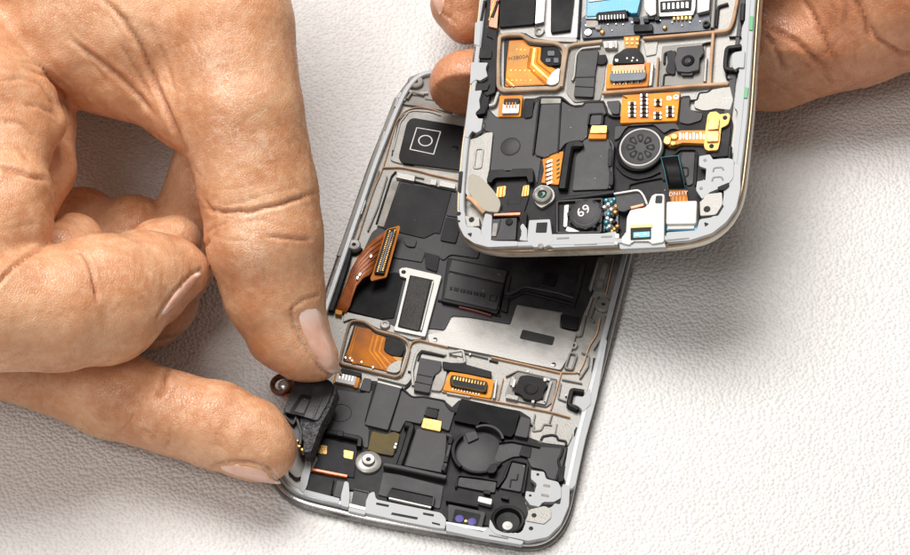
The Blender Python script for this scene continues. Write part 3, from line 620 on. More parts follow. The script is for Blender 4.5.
# window
uw = P('flex_window', 'seam_black', [(504,38.5),(522,37.5),(528.5,45),(556,46),(561,52),(558.5,83),(552,85.5),(503.5,87)], 2.06, h0=1.7, r=.6, bevel=0)
uf = P('flex_cable', 'orange_flex', [(509,40.5),(524,39.5),(528.5,46),(541,47),(540,61),(556,69),(549,84.5),(505,86.5),(507,60)], 2.25, h0=1.8, par=uw, r=.3)
for pts, w, m in (([(531,48),(528,67),(546,84)], .55, 'orange_deep'), ([(538,48),(536.5,62),(553,75)], .35, 'orange_deep'), ([(534.5,48),(532.5,64),(550,80)], .8, 'gold'), ([(506.5,79),(514,86)], .5, 'gold'), ([(505.5,82),(510,86)], .3, 'orange_deep')):
    U.strip('trace', m, pts, w, 2.33 if m != 'orange_deep' else 2.36, 2.0, par=uf, r=.3)
P('flex_patch', 'amber', [(509.5,43),(524,42.5),(527,47),(530,48.5),(526.5,67),(543,84),(517,85),(507.5,76)], 2.31, h0=2.0, par=uf, r=.3, bevel=.03)
U.multi('solder_dot', 'gold', [rect(513+4*k, 49+.2*k, 1.3, 1.3) for k in range(4)]+[rect(511+4.6*k, 70+.1*k, 1.3, 1.3) for k in range(6)]+[rect(512+4.6*k, 80, 1.2, 1.2) for k in range(5)], 2.36, 2.1, par=uf, r=.1, bevel=0)
U.text('lettering', 'ink_dark', 'H3B00A', 518.6, 57.5, 1.3, -.02, 2.34, uf)
P('shield_can', 'gloss_black', [(543,46.5),(557,47),(561,52),(560,65),(548,65.5),(541.5,61)], 2.7, par=uw, r=.5)
U.multi('component', 'pcb', [rect(551,53,7,5), rect(548,60,5,4), rect(556,60,5,5)], 2.9, par=uw, r=.2)
P('tape', 'silver', [(545.5,84),(549,77),(554,70),(560,67),(558.5,83),(552,85)], 2.5, par=uw, r=.6)
# block to the right of the window
P('recess_frame', 'magnesium_dark', [(571,47),(602,45),(606,55),(604,84),(600,100),(574,102),(566,92)], 2.3, r=.4)
ub = P('block', 'charcoal_plastic', [(578,51),(598.5,49.5),(597,61),(595,72),(593,97),(573.5,96),(576,76)], 3.2, r=.4)
U.strip('seam', 'deep_black', [(576,77),(595,76.5)], .25, 3.3, 2.9, par=ub); U.strip('seam', 'deep_black', [(575,86),(594,87)], .25, 3.3, 2.9, par=ub)
U.strip('rib', 'magnesium', [(572,80),(574,76),(576,54),(581,48),(600,46)], .5, 3.0, r=.6)
P('block', 'dark_plastic', [(598,55),(606,54),(607,60),(604,64),(597,64)], 3.0, r=.4)
P('clip_bar', 'silver', [(603,41),(617,40),(617,48),(604,48)], 3.1, r=.3)
U.multi('clip_bar', 'magnesium', [rect(607,44.5,3,6), rect(613.5,44,3,6)], 3.4, r=.2)
# circuit board with the blue connector
pb = P('circuit_board', 'pcb', [(581,18),(590,12),(628,17),(640,17),(656,13),(710,14),(711,30),(664,33),(643,34.5),(626,35.5),(582,38)], 3.0, r=.3)
bl = P('connector', 'blue', [(588,-60),(645,-66),(640,0),(637,13),(630,13),(627,9.5),(597,11.5),(596,16),(586,16.5)], 4.0, 2.4, r=.3, bevel=.2)
P('connector_trim', 'silver', [(589,-3),(611,-5),(611,-1),(588,2)], 4.2, par=bl); P('connector_trim', 'silver', [(585.5,15.5),(597,15),(596.5,18.5),(585.5,18.5)], 3.7, par=bl)
P('connector_comb', 'deep_black', [(597,12.5),(626,10),(628,18),(595.5,20)], 3.9, par=pb)
U.multi('comb_tooth', 'dark_chrome', [rect(599.5+3*k, 17.3-.15*k, 1.4, 4.4) for k in range(9)], 4.1, 3.0, par=pb, r=.05)
U.multi('solder_dot', 'solder', [rect(*c, w, w*.9) for c, w in [((588,32),5.5),((586,25),2.2),((608,24),1.4),((616,23.5),1.4),((600,26),1.5),((623,24),1.3),((612,30),1.2),((640,27),1.5),((672,22),1.3),((682,25),1.4),((690,22),1.6),((700,21),1.5),((645,21),1.4),((660,20),1.6),((632,22),2)]], 3.3, par=pb, r=.4)
U.lathe('ring_pad', 'solder', (588,32), [(.3,3.25),(.35,3.4),(.75,3.4),(.8,3.2)], pb, 18, 3.4)
U.lathe('ring_pad', 'deep_black', (706,23.5), [(0,3.3),(.35,3.3),(.4,3.7),(.75,3.7),(.8,3.0)], pb, 20, 3.7)
U.multi('component', 'pale_foam', [rect(592,23.5,12,6.5), rect(598,27,5,4)], 3.6, par=pb, r=.2)
U.multi('component', 'deep_black', [rect(643,27.5,19,6.5,(1,-.05)), rect(636,19,6,5), rect(651,16,6,6), rect(646,20,5,4), rect(657,18,5,4)], 3.8, par=pb, r=.2)
for c in ((602,31.4), (664.5,27)): U.lathe('lamp', 'gold', c, [(0,3.7),(.3,3.66),(.5,3.4),(.55,3.0)], pb, 18, 3.6)
sm = P('card_slot', 'dark_chrome', [(657,-30),(697,-34),(695,8),(693,15),(659,16.5)], 3.7, r=.3)
P('slot_spring', 'silver', [(642,-30),(656,-32),(656,14),(650,16),(645,10)], 4.2, par=sm, r=.3); P('slot_spring', 'silver', [(697,-30),(712,-32),(709,10),(697,13)], 4.2, par=sm, r=.3)
U.multi('pin_row', 'solder', [rect(664+4.6*k, 6-.3*k, 2.4, 6) for k in range(6)], 4.1, 3.4, par=sm, r=.1)
P('slot_window', 'deep_black', [(660,1),(692,-1),(691,10),(660,12)], 3.95, par=sm, r=.2)
U.multi('pin_row', 'gold', [rect(674+4*k, 18-.2*k, 2.6, 3) for k in range(5)], 3.6, 3.0, par=pb, r=.1)
U.strip('rib', 'seam_black', [(716,26),(718,6),(728,3)], .6, 2.7, 2.1, r=.5); U.strip('rib', 'magnesium_dark', [(712,27),(714,0),(716,-60)], .8, 3.0)
# neck flex and the orange board connector
nk = P('flex_neck', 'amber', [(623.5,36.5),(640,35.5),(637,49),(625,49)], 3.6, r=.3)
U.multi('solder_dot', 'gold', [rect(627+5*i, 39+4*k, 3, 2.6) for i in range(3) for k in range(2)], 3.75, par=nk, r=.1)
ne = P('flex_end', 'deep_black', [(625,48),(637,47.5),(643.5,55),(643.5,63),(612,63.5),(614,55),(619,52.5)], 3.7, r=.4)
U.multi('solder_dot', 'solder', [rect(616.5,60,3,2.6), rect(627,58,1.6,1.6), rect(633,57.5,1.6,1.6), rect(637,60,1.6,1.6), rect(632,60.5,1.6,1.5)], 3.9, par=ne, r=.2)
uc = P('connector_board', 'orange_flex', [(607,64),(650.5,62),(648,86),(605.5,88.5)], 3.0, r=.3)
P('connector_cover', 'copper', [(611,65.5),(645,63.5),(644.5,70),(611,71.5)], 3.7, par=uc, r=.2)
un = P('connector', 'grey_connector', [(610,73),(614,71.5),(644,69.5),(646,71),(645.5,78),(641,79.5),(612,81),(609,79.5)], 3.9, par=uc, r=.4)
U.multi('pin_row', 'gold', [rect(614+3*k, 72-.1*k, 1.2, 2.6) for k in range(11)], 4.0, 3.2, par=uc, r=.03, bevel=0)
U.multi('pin_row', 'solder', [rect(614+3*k, 82.5-.15*k, 1.2, 3.6) for k in range(10)], 3.2, 2.8, par=uc, r=.03, bevel=0)
U.multi('component', 'deep_black', [rect(616+6*k, 82.2-.3*k, 2.2, 2.2) for k in range(5)], 3.35, par=uc, r=.05)
P('clip_bar', 'silver', [(650.5,63),(653.5,63),(651.5,85),(648.5,86)], 3.4)
# camera
P('seat_plate', 'magnesium_dark', [(662,46),(706,42),(704,84),(660,86)], 2.35, r=.4)
uk = P('camera', 'charcoal_plastic', [(677,47),(703,44.5),(703.5,54),(699.5,56),(699,70),(688,72),(676,71.5),(675,60)], 3.6, r=.5, bevel=.25)
U.lathe('camera_lens', 'deep_black', (687.8,60), [(0,3.55),(.6,3.58),(.9,3.75),(1.25,3.85),(1.4,3.6)], uk, 32, 3.85)
U.disc('lens', 'black_plastic', (688.5,60.5), .55, 3.72, par=uk)
P('camera_tab', 'charcoal_plastic', [(681,71),(693,70.5),(692.5,75),(681,75)], 3.2, par=uk, r=.3)
P('camera_bracket', 'dark_plastic', [(666,52),(676,50),(675,74),(670,74),(665,70),(668,62)], 2.9, r=.5)
U.strip('rib', 'seam_black', [(664,63),(664.5,52.5),(672,50.5)], .45, 2.9, 2.2, r=.5)
U.strip('rib', 'seam_black', [(702,44.5),(706,42.5),(711,42)], .4, 2.8, 2.2); U.strip('rib', 'magnesium', [(706,58),(704.5,81)], .6, 2.8)
U.strip('rib', 'seam_black', [(663,84),(664,74),(671,73.5)], .35, 2.7, 2.2, r=.4)
P('recess_frame', 'magnesium', [(643,42),(658,41),(656,54),(646,56)], 2.3, r=.3)
# right wall
P('side_wall', 'black_plastic', [(742,-190),(756,-190),(745,0),(742,20),(738,48),(736,75),(732,110),(726,150),(722,170),(716,168),(723,120),(728,88),(733,60),(738,20)], 2.6, r=.3)
UW('frame_rail', [(748,-190),(774,-190),(753,0),(747,110),(741,165),(732,166),(738,110),(734,108),(738,88),(738,75),(740,70),(738,64),(742,50),(742,26),(745,22),(746,0)], 3.9, r=.4)
UW('frame_tongue', [(733,52.5),(745,50),(744,68),(738,66),(735,70),(731.5,66),(733.5,61),(731,57)], 4.35, r=.5)
U.strip('hook', 'deep_black', [(741,45.5),(727,47),(725.5,58),(725,68),(736,69.5)], 1.0, 3.6, 2.0, r=.6)
U.multi('paint_mark', 'green', [[(750,15.5),(753.5,16),(752.5,30),(749,29.5)], [(745,87),(748.5,87.5),(747,98),(743.5,97.5)]], 4.42, 3.6, par=ufr, bevel=.03)
U.strip('seam', 'seam_black', [(729,36.5),(741,36)], .3, 2.7, 2.1); U.strip('seam', 'seam_black', [(726,70),(726,78),(732,79)], .3, 2.7, 2.1)
U.strip('side_clip', 'deep_black', [(743,3),(742,20)], 1.0, 3.7)
# orange strip board
ob = P('strip_board', 'orange_flex', [(622.5,95),(680,91.5),(677,120.5),(620,123)], 3.5, r=.3)
comp, ends = [], []
for cx, cy, rows in ((632,107,4), (644,101,6), (658,100,2), (657.5,113,2), (670,109,3)):
    for k in range(rows):
        y = cy+4*k-(2*rows-4)+ (0 if rows < 6 else 2)
        comp.append(rect(cx, y, 4, 2.4)); ends += [rect(cx-2.9, y, 1.9, 2.8), rect(cx+2.9, y, 1.9, 2.8)]
U.multi('component', 'deep_black', comp, 4.0, 3.4, par=ob, r=.05); U.multi('solder_dot', 'solder', ends, 3.95, 3.4, par=ob, r=.1)
U.lathe('ring_pad', 'solder', (669,98), [(.22,3.5),(.25,3.62),(.5,3.62),(.55,3.4)], ob, 18, 3.6); U.lathe('ring_pad', 'dark_chrome', (676,97), [(0,3.5),(.3,3.5),(.35,3.7),(.6,3.7),(.65,3.4)], ob, 18, 3.7)
U.strip('seam', 'ink_dark', [(623,96),(627,98)], .3, 3.6, 3.3, par=ob)
# black board of the lower end
ul = P('lower_board', 'dark_plastic', [(478,116),(484,104),(497,117.5),(522,117),(524,98),(535,98),(540,96),(562,96),(572,105),(583,105),(585,101),(604,100),(608,114),(620,115.5),(622,124),(678,121),(681,96),(690,95),(689,110),(702,112),(708,111),(730,110),(733,124),(728,165),(706,200),(696,240),(520,246),(486,240),(484,212),(489,172),(493,133)], 2.5, r=.4)
def D(name, m, pts, h, *a, **k): return U.poly(name, m, pts, h, *a, par=ul, **k)
D('panel', 'charcoal_plastic', [(484,106),(497,118.5),(522,118),(532,118),(535,104),(539,100),(534,154),(541,157),(537,184),(533,169),(490,171),(494,133),(484,130)], 2.8, r=.5)
U.lathe('ring_mark', 'seam_black', (510.6,146.6), [(1.95,2.6),(1.95,2.84),(2.15,2.84),(2.15,2.6)], ul, h=2.84, smooth=False); U.disc('ring_dish', 'black_plastic', (510.6,146.6), 1.9, 2.86, par=ul)
D('block', 'dark_plastic', [(525,100),(534,99),(532,117),(523.5,118)], 3.2, r=.6)
D('panel', 'charcoal_plastic', [(541,104),(560,103.5),(557.5,152),(548,155),(545,158),(535,154.5)], 3.3, r=.4, bevel=.2)
D('panel_tab', 'pale_foam', [(541,98),(561,98),(560.5,103),(540.5,103.5)], 3.1, r=.2)
D('panel', 'charcoal_plastic', [(562,101),(573,107.5),(583,107.5),(585,103),(603,102.5),(606,113),(604,115),(588,114),(587,137),(583,140),(580,142),(566,142),(559,151)], 3.1, r=.5)
U.strip('seam', 'seam_black', [(533,154),(539,100),(541,97),(562,97),(572,106),(583,106),(585,102),(604,101.5),(607,113),(612,116),(620,116)], .4, 3.2, 2.2, par=ul, r=.8)
U.strip('seam', 'seam_black', [(560.5,104),(558,152)], .3, 3.4, 2.2, par=ul)
D('block', 'charcoal_plastic', [(606,101),(620,100),(619,114),(612,113.5)], 3.0, r=.5)
D('block', 'charcoal_plastic', [(591,115),(602,114.5),(601,124.5),(589.5,125)], 3.5, r=.4)
U.strip('rib', 'deep_black', [(588,124),(589.5,113.5),(603,113),(602,124)], .4, 3.6, 2.4, par=ul, r=.3)
D('contact_pad', 'gold', [(591.5,125),(607,125),(606.5,133),(589.5,133)], 3.9, r=.3); D('contact_pad', 'orange_flex', [(589.5,133),(606.5,133),(606,138.5),(588,138.5)], 3.6, r=.2)
so = D('socket', 'orange_flex', [(499.5,95.5),(522.5,95),(520.5,116.5),(498,116.5)], 3.2, r=.3)
P('socket_shell', 'deep_black', [(504,98.5),(519.5,98),(519,104),(503.5,104.5)], 4.0, par=so, r=.2); P('socket_body', 'silver', [(502.5,103),(519.5,102.5),(518.5,113),(501.5,113.5)], 3.9, par=so, r=.3)
U.multi('pin_row', 'amber', [rect(506.5+3*k, 104.5, 1.2, 5) for k in range(4)], 4.1, 3.5, par=so, r=.05, bevel=0); U.multi('pin_row', 'dark_chrome', [rect(505.5+2.6*k, 110, .9, 2) for k in range(5)], 4.0, 3.5, par=so, r=.03, bevel=0)
# metal on the left with the pale spring tongue
pl_ = P('corner_plate', 'magnesium', [(466.5,140),(480,137),(484,133),(493,131.5),(489,171),(486,182),(499,204),(498,216),(480,213),(470,200),(464,190),(463,165)], 3.4, 1.8, r=.6)
U.strip('rib', 'magnesium', [(476,148.5),(483,148),(481,167.5),(473.5,168)], .4, 3.65, 3.0, par=pl_, r=.5, closed=True)
tn = P('spring_tongue', 'beige_metal', [(468.5,177),(471,174),(477,174.5),(486,182),(494,191),(501,202),(498.5,213),(486,211),(477,204),(469,192),(467.5,184)], 4.2, 3.3, r=.8, bevel=.25)
U.strip('tongue_edge', 'gasket_tan', [(467,196),(472,199),(479,207),(484,212)], .9, 4.3, 3.3, par=tn, r=.5)
# bracket, contacts and screw post
hk2 = D('hook', 'deep_black', [(488.5,170),(504,169),(505.5,172),(511,171.5),(512,168.5),(533,168),(533,182),(528,182.5),(527.5,175.5),(494,177.5),(491,183),(487,181)], 4.1, r=.4)
D('recess', 'dark_plastic', [(496,180),(526,178),(529,196),(524,212),(500,213),(494,198)], 2.9, r=.3)
U.strip('seam', 'seam_black', [(509,199),(507,204),(520,203.5),(522,196)], .25, 3.0, 2.6, par=ul, r=.2)
for pts in ([(497,186.5),(506,185.5),(505,196.5),(495.5,197.5)], [(523,185.5),(529.5,184.5),(528.5,195.5),(521,196.5)]):
    cp = D('contact_pad', 'gold', pts, 3.1, r=.3)
    a = np.array(pts)
    U.multi('contact_rib', 'orange_flex', [[tuple(a[0]*(1-t)+a[1]*t), tuple(a[0]*(.85-t)+a[1]*(t+.15)), tuple(a[3]*(.85-t)+a[2]*(t+.15)), tuple(a[3]*(1-t)+a[2]*t)] for t in (.2, .6)], 3.2, 2.9, par=cp, r=.02, bevel=0)
sp_ = D('post_flange', 'magnesium', [(533,192),(537,186),(544,184.5),(551,187),(555,193),(554,200),(548,204),(541,208.5),(536,204),(533,198)], 3.3, r=.9)
U.lathe('screw_post', 'silver', (542,193.5), [(.95,3.2),(1.0,4.1),(1.5,4.3),(1.8,4.1),(2.0,3.6),(2.1,3.0)], sp_, h=4.3)
U.disc('screw_hole', 'deep_green', (541.3,193.3), 1.0, 3.7, par=sp_, b=.3)
U.lathe('screw_hole', 'deep_black', (540.8,193.6), [(0,3.85),(.4,3.85),(.45,3.5)], sp_, 16, 3.85)
U.strip('copper_bar', 'copper', [(494,214.5),(520,213.5)], .8, 3.9, par=ul); D('well_wall', 'deep_black', [(492,211),(523,210),(527,213),(526,226),(521,226),(520,216),(493,217)], 3.6, r=.3)
mb = D('box', 'black_plastic', [(491,219),(517,217.5),(515.5,240),(490,240.5)], 3.5, r=.3)
P('box_clip', 'pale_foam', [(493,223),(498,223),(496,236),(491.5,236)], 3.8, par=mb, r=.2)
U.strip('rib', 'charcoal_plastic', [(500,219),(498,229),(495,236)], .3, 3.75, 3.2, par=mb, r=.2); U.disc('boss', 'deep_black', (509,221.5), .75, 3.8, par=mb)
UW('frame_post', [(485,213),(492,215),(491,240),(489,243),(480,236),(482,226)], 3.9, r=.4)
UW('frame_post', [(520,226),(523,223),(527,229),(527,241),(519,240),(522,233)], 4.2, r=.3)
UW('frame_corner', [(457,212),(463,208),(465,214),(465,226),(480,228),(482,236),(490,241),(518,241),(518,246),(488,247),(474,243),(464,236),(459,226)], 4.35, r=.5)
gt2 = P('ground_tab', 'magnesium', [(464.5,215.5),(479,217),(479.5,226),(467,227)], 4.4, 2.5, r=.3)
U.disc('screw_hole', 'seam_black', (471.5,219.5), .6, 4.46, par=gt2, b=.02); U.poly('hole', 'seam_black', [(467,233.5),(472,232.5),(471,237)], 4.42, par=ufr, bevel=0); U.disc('hole', 'seam_black', (458.8,213.5), .45, 4.42, par=ufr, b=.02); U.disc('hole', 'seam_black', (459,221), .25, 4.42, par=ufr, b=.02)
wq = UW('frame_box', [(529,220),(550,219),(551.5,232),(553,241),(545,247),(533,247),(527,241)], 4.2, r=.3)
U.poly('box_window', 'dark_plastic', [(536.5,222.5),(547.5,222),(546.5,232.5),(535.5,232.5)], 4.3, par=wq, r=.2); U.disc('hole', 'magnesium_dark', (540.5,246), .6, 4.3, par=wq, b=.1)
UW('frame_bar', [(551,234),(603,233.5),(616,231),(618,245),(552,247.5),(549,244)], 4.1, r=.3)
U.multi('slot', 'magnesium_dark', [[(556.5,237.5),(569,237),(569,238.5),(556.5,239)], [(601,236),(612,235.5),(612,237),(601,237.5)], [(574,244),(597,243.5),(597,244.5),(574,245)]], 4.18, 3.8, par=ufr, r=.05, bevel=0)
U.multi('clip_bar', 'silver', [rect(617,236,4,5), rect(616,243,3.5,3)], 4.25, par=ufr, r=.2)
# motor well and walls above it
D('well_floor', 'charcoal_plastic', [(583,140),(588,138.5),(609,139),(611,144),(612,166),(608,189),(572,190.5),(576.5,155),(582,151)], 2.9, r=.4)
U.strip('well_wall', 'deep_black', [(580,143),(569,144),(566,160),(562,188)], 1.9, 4.0, 2.2, par=ul, r=.6)
U.strip('well_wall', 'black_plastic', [(610,140),(613,145),(611,166),(612,180),(609,188)], .7, 3.8, 2.2, par=ul, r=.4)
U.multi('latch', 'deep_black', [rect(610,157,4,18,(1,0),(-.05,1)), rect(611,178,4,14,(1,0),(-.03,1)), rect(578,144,10,4)], 4.1, par=ul, r=.3)
U.strip('well_wall', 'dark_plastic', [(556,199),(590,195),(614,191.5)], 1.0, 4.0, 2.2, par=ul)
# stripe flex
sf = D('strip_board', 'orange_flex', [(542,159),(550,156),(553,153),(563.5,151),(560,184),(557,184.5),(541,182.5),(544,170)], 3.0, r=.2)
U.multi('trace', 'solder', [rect(549.5, 161+4.3*k, 5, 2, (1,-.4), (0,1)) for k in range(6)], 3.1, 2.8, par=sf, r=.05, bevel=0)
U.multi('trace', 'ink_dark', [rect(548, 163+4.3*k, 6, 1.2, (1,-.4), (0,1)) for k in range(5)]+[rect(558, 160+4.3*k, 3, 1.2, (1,-.6), (0,1)) for k in range(5)], 3.12, 2.8, par=sf, r=.03, bevel=0)
# small round motor block lettered 69
cmh = P('module_housing', 'deep_black', [(555,199),(604,196.5),(602,234),(555,234)], 3.3, r=.3)
P('module_clip', 'silver', [(564,205),(569,204),(567,227),(563,227)], 3.8, par=cmh, r=.3); P('module_clip', 'silver', [(567,226),(580,231),(576,233),(565,231)], 3.6, par=cmh, r=.3)
U.strip('housing_rim', 'black_plastic', [(557,201),(602,198.5),(600.5,232),(557,232.5)], .45, 4.0, 3.0, par=cmh, closed=True, r=.4)
U.arcwall('disc_groove', 'grey_connector', (585.5,213.5), 2.6, 2.75, 4.24, 4.0, 200, 330, par=cmh)
gr_ = U.lathe('disc_cover', 'charcoal_plastic', (585.5,213.5), [(0,4.2),(3.25,4.2),(3.4,4.1),(3.5,3.8),(3.5,3.0)], cmh, 44, 4.2)
U.multi('rim_notch', 'deep_black', [rect(585.5+17.2*math.cos(a), 214+14.3*math.sin(a), 3.6, 2.4, (math.cos(a+1.57), math.sin(a+1.57)), (math.cos(a), math.sin(a))) for a in np.linspace(0, 6.28, 13)[:-1]], 4.24, 3.6, par=gr_, r=.1)
U.text('lettering', 'ink_white', '69', 583.5, 211, 2.9, .45, 4.22, gr_)
beads = {'teal': [(606,200),(611,202),(608,214),(606,222),(614,199),(607,228)], 'solder': [(608,204),(611,209),(607,218),(611,220),(609,226),(604,207)], 'gold': [(616,206),(615,212),(617,226),(614,229),(612,231)], 'deep_black': [(613,216),(614,222),(604,231)]}
wr = P('wire_board', 'pcb', [(604,198),(619,196),(618,232),(603,233)], 3.2, r=.3)
for m_, cs_ in beads.items():
    for c in cs_: U.lathe('solder_bead', m_, c, [(0,4.0),(.3,3.92),(.52,3.65),(.58,3.2)], wr, 14, 3.8)
# loudspeaker
spk = U.lathe('speaker', 'ring_white', (640.5,147), [(4.05,4.3),(4.1,4.5),(4.24,4.58),(4.42,4.5),(4.5,4.2),(4.52,3.4)], None, 64, 4.5)
U.disc('speaker_disc', 'charcoal_plastic', (640.5,147), 4.02, 4.35, par=spk, b=.12, seg=48)
U.multi('speaker_vent', 'seam_black', [[(640.5+x*4.6*math.cos(a+d), 147+x*4.3*math.sin(a+d)) for x, d in ((1.2,-.27),(2.9,-.27),(3.2,0),(2.9,.27),(1.2,.27))] for a in np.linspace(0, 6.28, 9)[:-1]], 4.43, 4.1, par=spk, r=.2, bevel=.03)
U.multi('speaker_rib', 'charcoal_plastic', [[(640.5+x*4.6*math.cos(a+d), 147+x*4.3*math.sin(a+d)) for x, d in ((1.7,-.15),(2.55,-.17),(2.75,0),(2.55,.17),(1.7,.15))] for a in np.linspace(0, 6.28, 9)[:-1]], 4.5, 4.1, par=spk, r=.2, bevel=.08)
U.lathe('speaker_housing', 'deep_black', (640,149), [(0,3.5),(4.9,3.5),(5.05,3.4),(5.1,2.4)], spk, 48, 3.5)
U.strip('rib', 'dark_plastic', [(617,166),(624,174),(636,179),(650,176),(660,171)], .5, 3.0, 2.4, par=ul, r=2)
D('panel', 'charcoal_plastic', [(624,126),(676,123),(680,130),(672,128),(664,133),(655,125),(640,121),(626,127),(619,138),(614,140),(615,126)], 3.0, r=.4)
U.strip('seam', 'seam_black', [(628,198),(629,184),(640,181),(662,177),(664,180)], .35, 3.0, 2.3, par=ul, r=.5)
U.strip('seam', 'seam_black', [(673,155),(680,149),(696,149),(697,155),(695,185)], .35, 3.0, 2.3, par=ul, r=.5)
U.strip('seam', 'seam_black', [(683,167),(688,167.5),(688,175),(684,177),(685,183)], .35, 3.0, 2.3, par=ul, r=.5)
D('panel', 'black_plastic', [(682,152),(695,152),(693,184),(687,186),(681,160)], 2.85, r=.4)
D('block', 'charcoal_plastic', [(681,98),(690,97),(689,108),(694,112),(703,113),(701,120),(688,124),(679,122)], 2.9, r=.4)
# gold tail with contact plate
gb = P('flex_cable', 'amber', [(672,133),(679,130.5),(706,130),(706.5,143.5),(680,142.5),(675,146),(668,146),(663,138)], 3.5, r=.5)
U.multi('solder_dot', 'gold', [rect(667,140,7,8,(1,.3),(-.3,1)), rect(674,136,7,6), rect(673,143,6,4.5)], 4.0, par=gb, r=.6, bevel=.2)
U.multi('trace', 'solder', [rect(680+3.4*k, 136+.6*math.sin(3*k), 1.8, 7-2*(k % 2)) for k in range(8)], 3.6, 3.2, par=gb, r=.2, bevel=.02)
gp = P('contact_plate', 'gold_plate', [(708,113),(713,111),(718,112),(719,115),(729,112.5),(730,116),(728,125),(720.5,127),(720,140),(718,150),(706,150.5),(704,146),(705.5,130)], 3.7, r=.5)
P('contact_pad', 'gold', [(708.5,119),(719.5,118.5),(718.5,129),(707.5,129.5)], 4.2, par=gp, r=.2, bevel=.12); P('contact_pad', 'gold', [(707.5,131),(719,130.5),(718,141),(706.5,141.5)], 4.2, par=gp, r=.2, bevel=.12)
for c in ((725,117.5), (711.5,146)): U.disc('screw_hole', 'seam_black', c, .5, 3.78, par=gp, b=.02, seg=18)
P('corner_plate', 'magnesium', [(696,92),(730,86),(733,100),(730,110),(716,108),(708,110),(702,110),(694,107)], 2.7, r=.4)
U.strip('seam', 'seam_black', [(690,100),(697,99.5),(699,92.5),(708,91.5),(712,88)], .35, 2.85, 2.3, r=.4)
# black stem flex with orange end
st_ = ribbon(U, 'flex_cable', 'teal', [(660.5,157),(664,170),(668,189.5)], [(678.5,155),(681.5,170),(685.5,189)], [4.6,4.4,3.9])
ribbon(U, 'flex_face', 'gloss_black', [(661.3,157.3),(664.7,170),(668.6,189)], [(677.9,155.6),(681,170),(684.9,188.6)], [4.7,4.5,4.0], st_, .08)
oe = P('flex_end', 'orange_deep', [(669,190),(686,189.5),(688.5,203),(671,203)], 3.7, r=.1)
U.text('lettering', 'ink_white', 'DN11Y', 678.3, 193.6, 1.25, -.03, 3.72, oe)
U.multi('trace', 'amber', [rect(673+3.6*k, 199, 1.4, 6) for k in range(4)], 3.78, 3.5, par=oe, r=.02, bevel=0)
# white connectors along the lower edge
wc = P('socket_shell', 'white_plastic', [(631,209),(643,208),(648,206),(650.5,198.5),(653,194),(664.5,193.5),(664,242),(651,244),(650,240),(632,241),(630,245),(621,243),(622,236),(626,234),(627,217)], 4.7, 2.4, r=.5, bevel=.2)
P('shell_hole', 'deep_black', [(656,195.5),(662.5,195.5),(662,203),(655,203)], 4.78, par=wc, r=.3, bevel=0)
P('slot', 'deep_black', [(630.5,228),(651,227),(651,239),(630.5,240)], 4.8, par=wc, r=.2, bevel=0); P('slot_glass', 'teal', [(633,232),(650,231),(650,237),(633,238)], 4.9, par=wc, r=.2); P('slot_edge', 'gold', [(630.5,225),(652,224),(652,227),(630.5,228)], 4.95, par=wc, r=.1)
U.multi('component', 'silver', [rect(637,235,4,3), rect(645,234,3,2.4)], 5.0, par=wc, r=.1)
wb_ = P('camera_box', 'white_plastic', [(666.5,201.5),(697,200.5),(696,223.5),(666,224)], 5.2, 2.4, r=.4, bevel=.2)
P('box_base', 'blue', [(667,222),(697.5,221),(696.5,230.5),(666.5,230.5)], 4.2, 2.6, par=wb_, r=.2); P('box_step', 'white_plastic', [(668,223),(695,222.5),(694,228.5),(667.5,229)], 4.6, 2.6, par=wb_, r=.2)
lp = P('coil_housing', 'black_plastic', [(615,193),(638,190),(643,197),(647,205),(641,209),(630,208),(625,212),(617,210)], 4.2, r=.6)
U.strip('coil_wire', 'silver', [(614,193.5),(639,189.5),(644,196),(647,204)], .5, 4.7, 3.6, par=lp, r=1)
U.strip('copper_bar', 'copper', [(631,207.5),(643.5,204.5)], .9, 4.9, 3.8, par=lp)
D('block', 'deep_black', [(644,204),(649,201),(650,208),(643,209)], 4.6, r=.4)
# white clip plate and corner at lower right
ct = UW('clip_plate', [(699,156),(710,154),(712.5,160),(729,158),(734,160),(733,178),(728,184),(722,187),(710,192),(702,199),(696,190),(697,181),(706,180.5),(707,168),(699,166)], 4.4, r=.25)
for c in ((705,160), (701,188)): U.disc('hole', 'magnesium_dark', c, .35, 4.48, par=ct, b=.02, seg=14)
U.strip('slot', 'magnesium_dark', [(713,171.5),(714,167.5),(722,167),(723.5,170)], .35, 4.5, 4.0, par=ct, r=.4); U.strip('slot', 'magnesium_dark', [(712,181),(713,177),(721.5,176.5),(723,180)], .35, 4.5, 4.0, par=ct, r=.4)
D('panel', 'dark_plastic', [(721,126),(731,126),(728,156),(712,157),(710,152),(720,151)], 3.0, r=.3)
U.strip('side_clip', 'deep_black', [(730,146),(729,162)], .7, 3.8, par=ul)
UW('frame_corner', [(722,166),(741,163),(740,190),(736,208),(726,222),(712,233),(690,240),(666,242),(666,232),(697,231),(699,219),(714,217),(722,207),(724,194)], 4.2, r=.6)
gt3 = P('ground_tab', 'magnesium', [(704.5,194),(722,192),(722.5,204),(716,214.5),(700,216),(699.5,201),(704,200)], 4.45, 2.5, r=.4)
U.disc('screw_hole', 'seam_black', (707,209), .7, 4.52, par=gt3, b=.02); U.poly('hole', 'seam_black', [(704,222),(709,223.5),(705,226.5)], 4.3, par=ufr, bevel=0)
U.poly('slot', 'seam_black', [(721,205),(724,205),(718,215),(711,215.5)], 4.35, par=ufr, bevel=0); U.poly('clip_edge', 'seam_black', [(717,187),(729,182),(729,186),(724,190),(719,190)], 4.5, par=ufr)
U.strip('slot', 'magnesium_dark', [(667,240),(689,238)], .3, 4.28, 3.8, par=ufr)
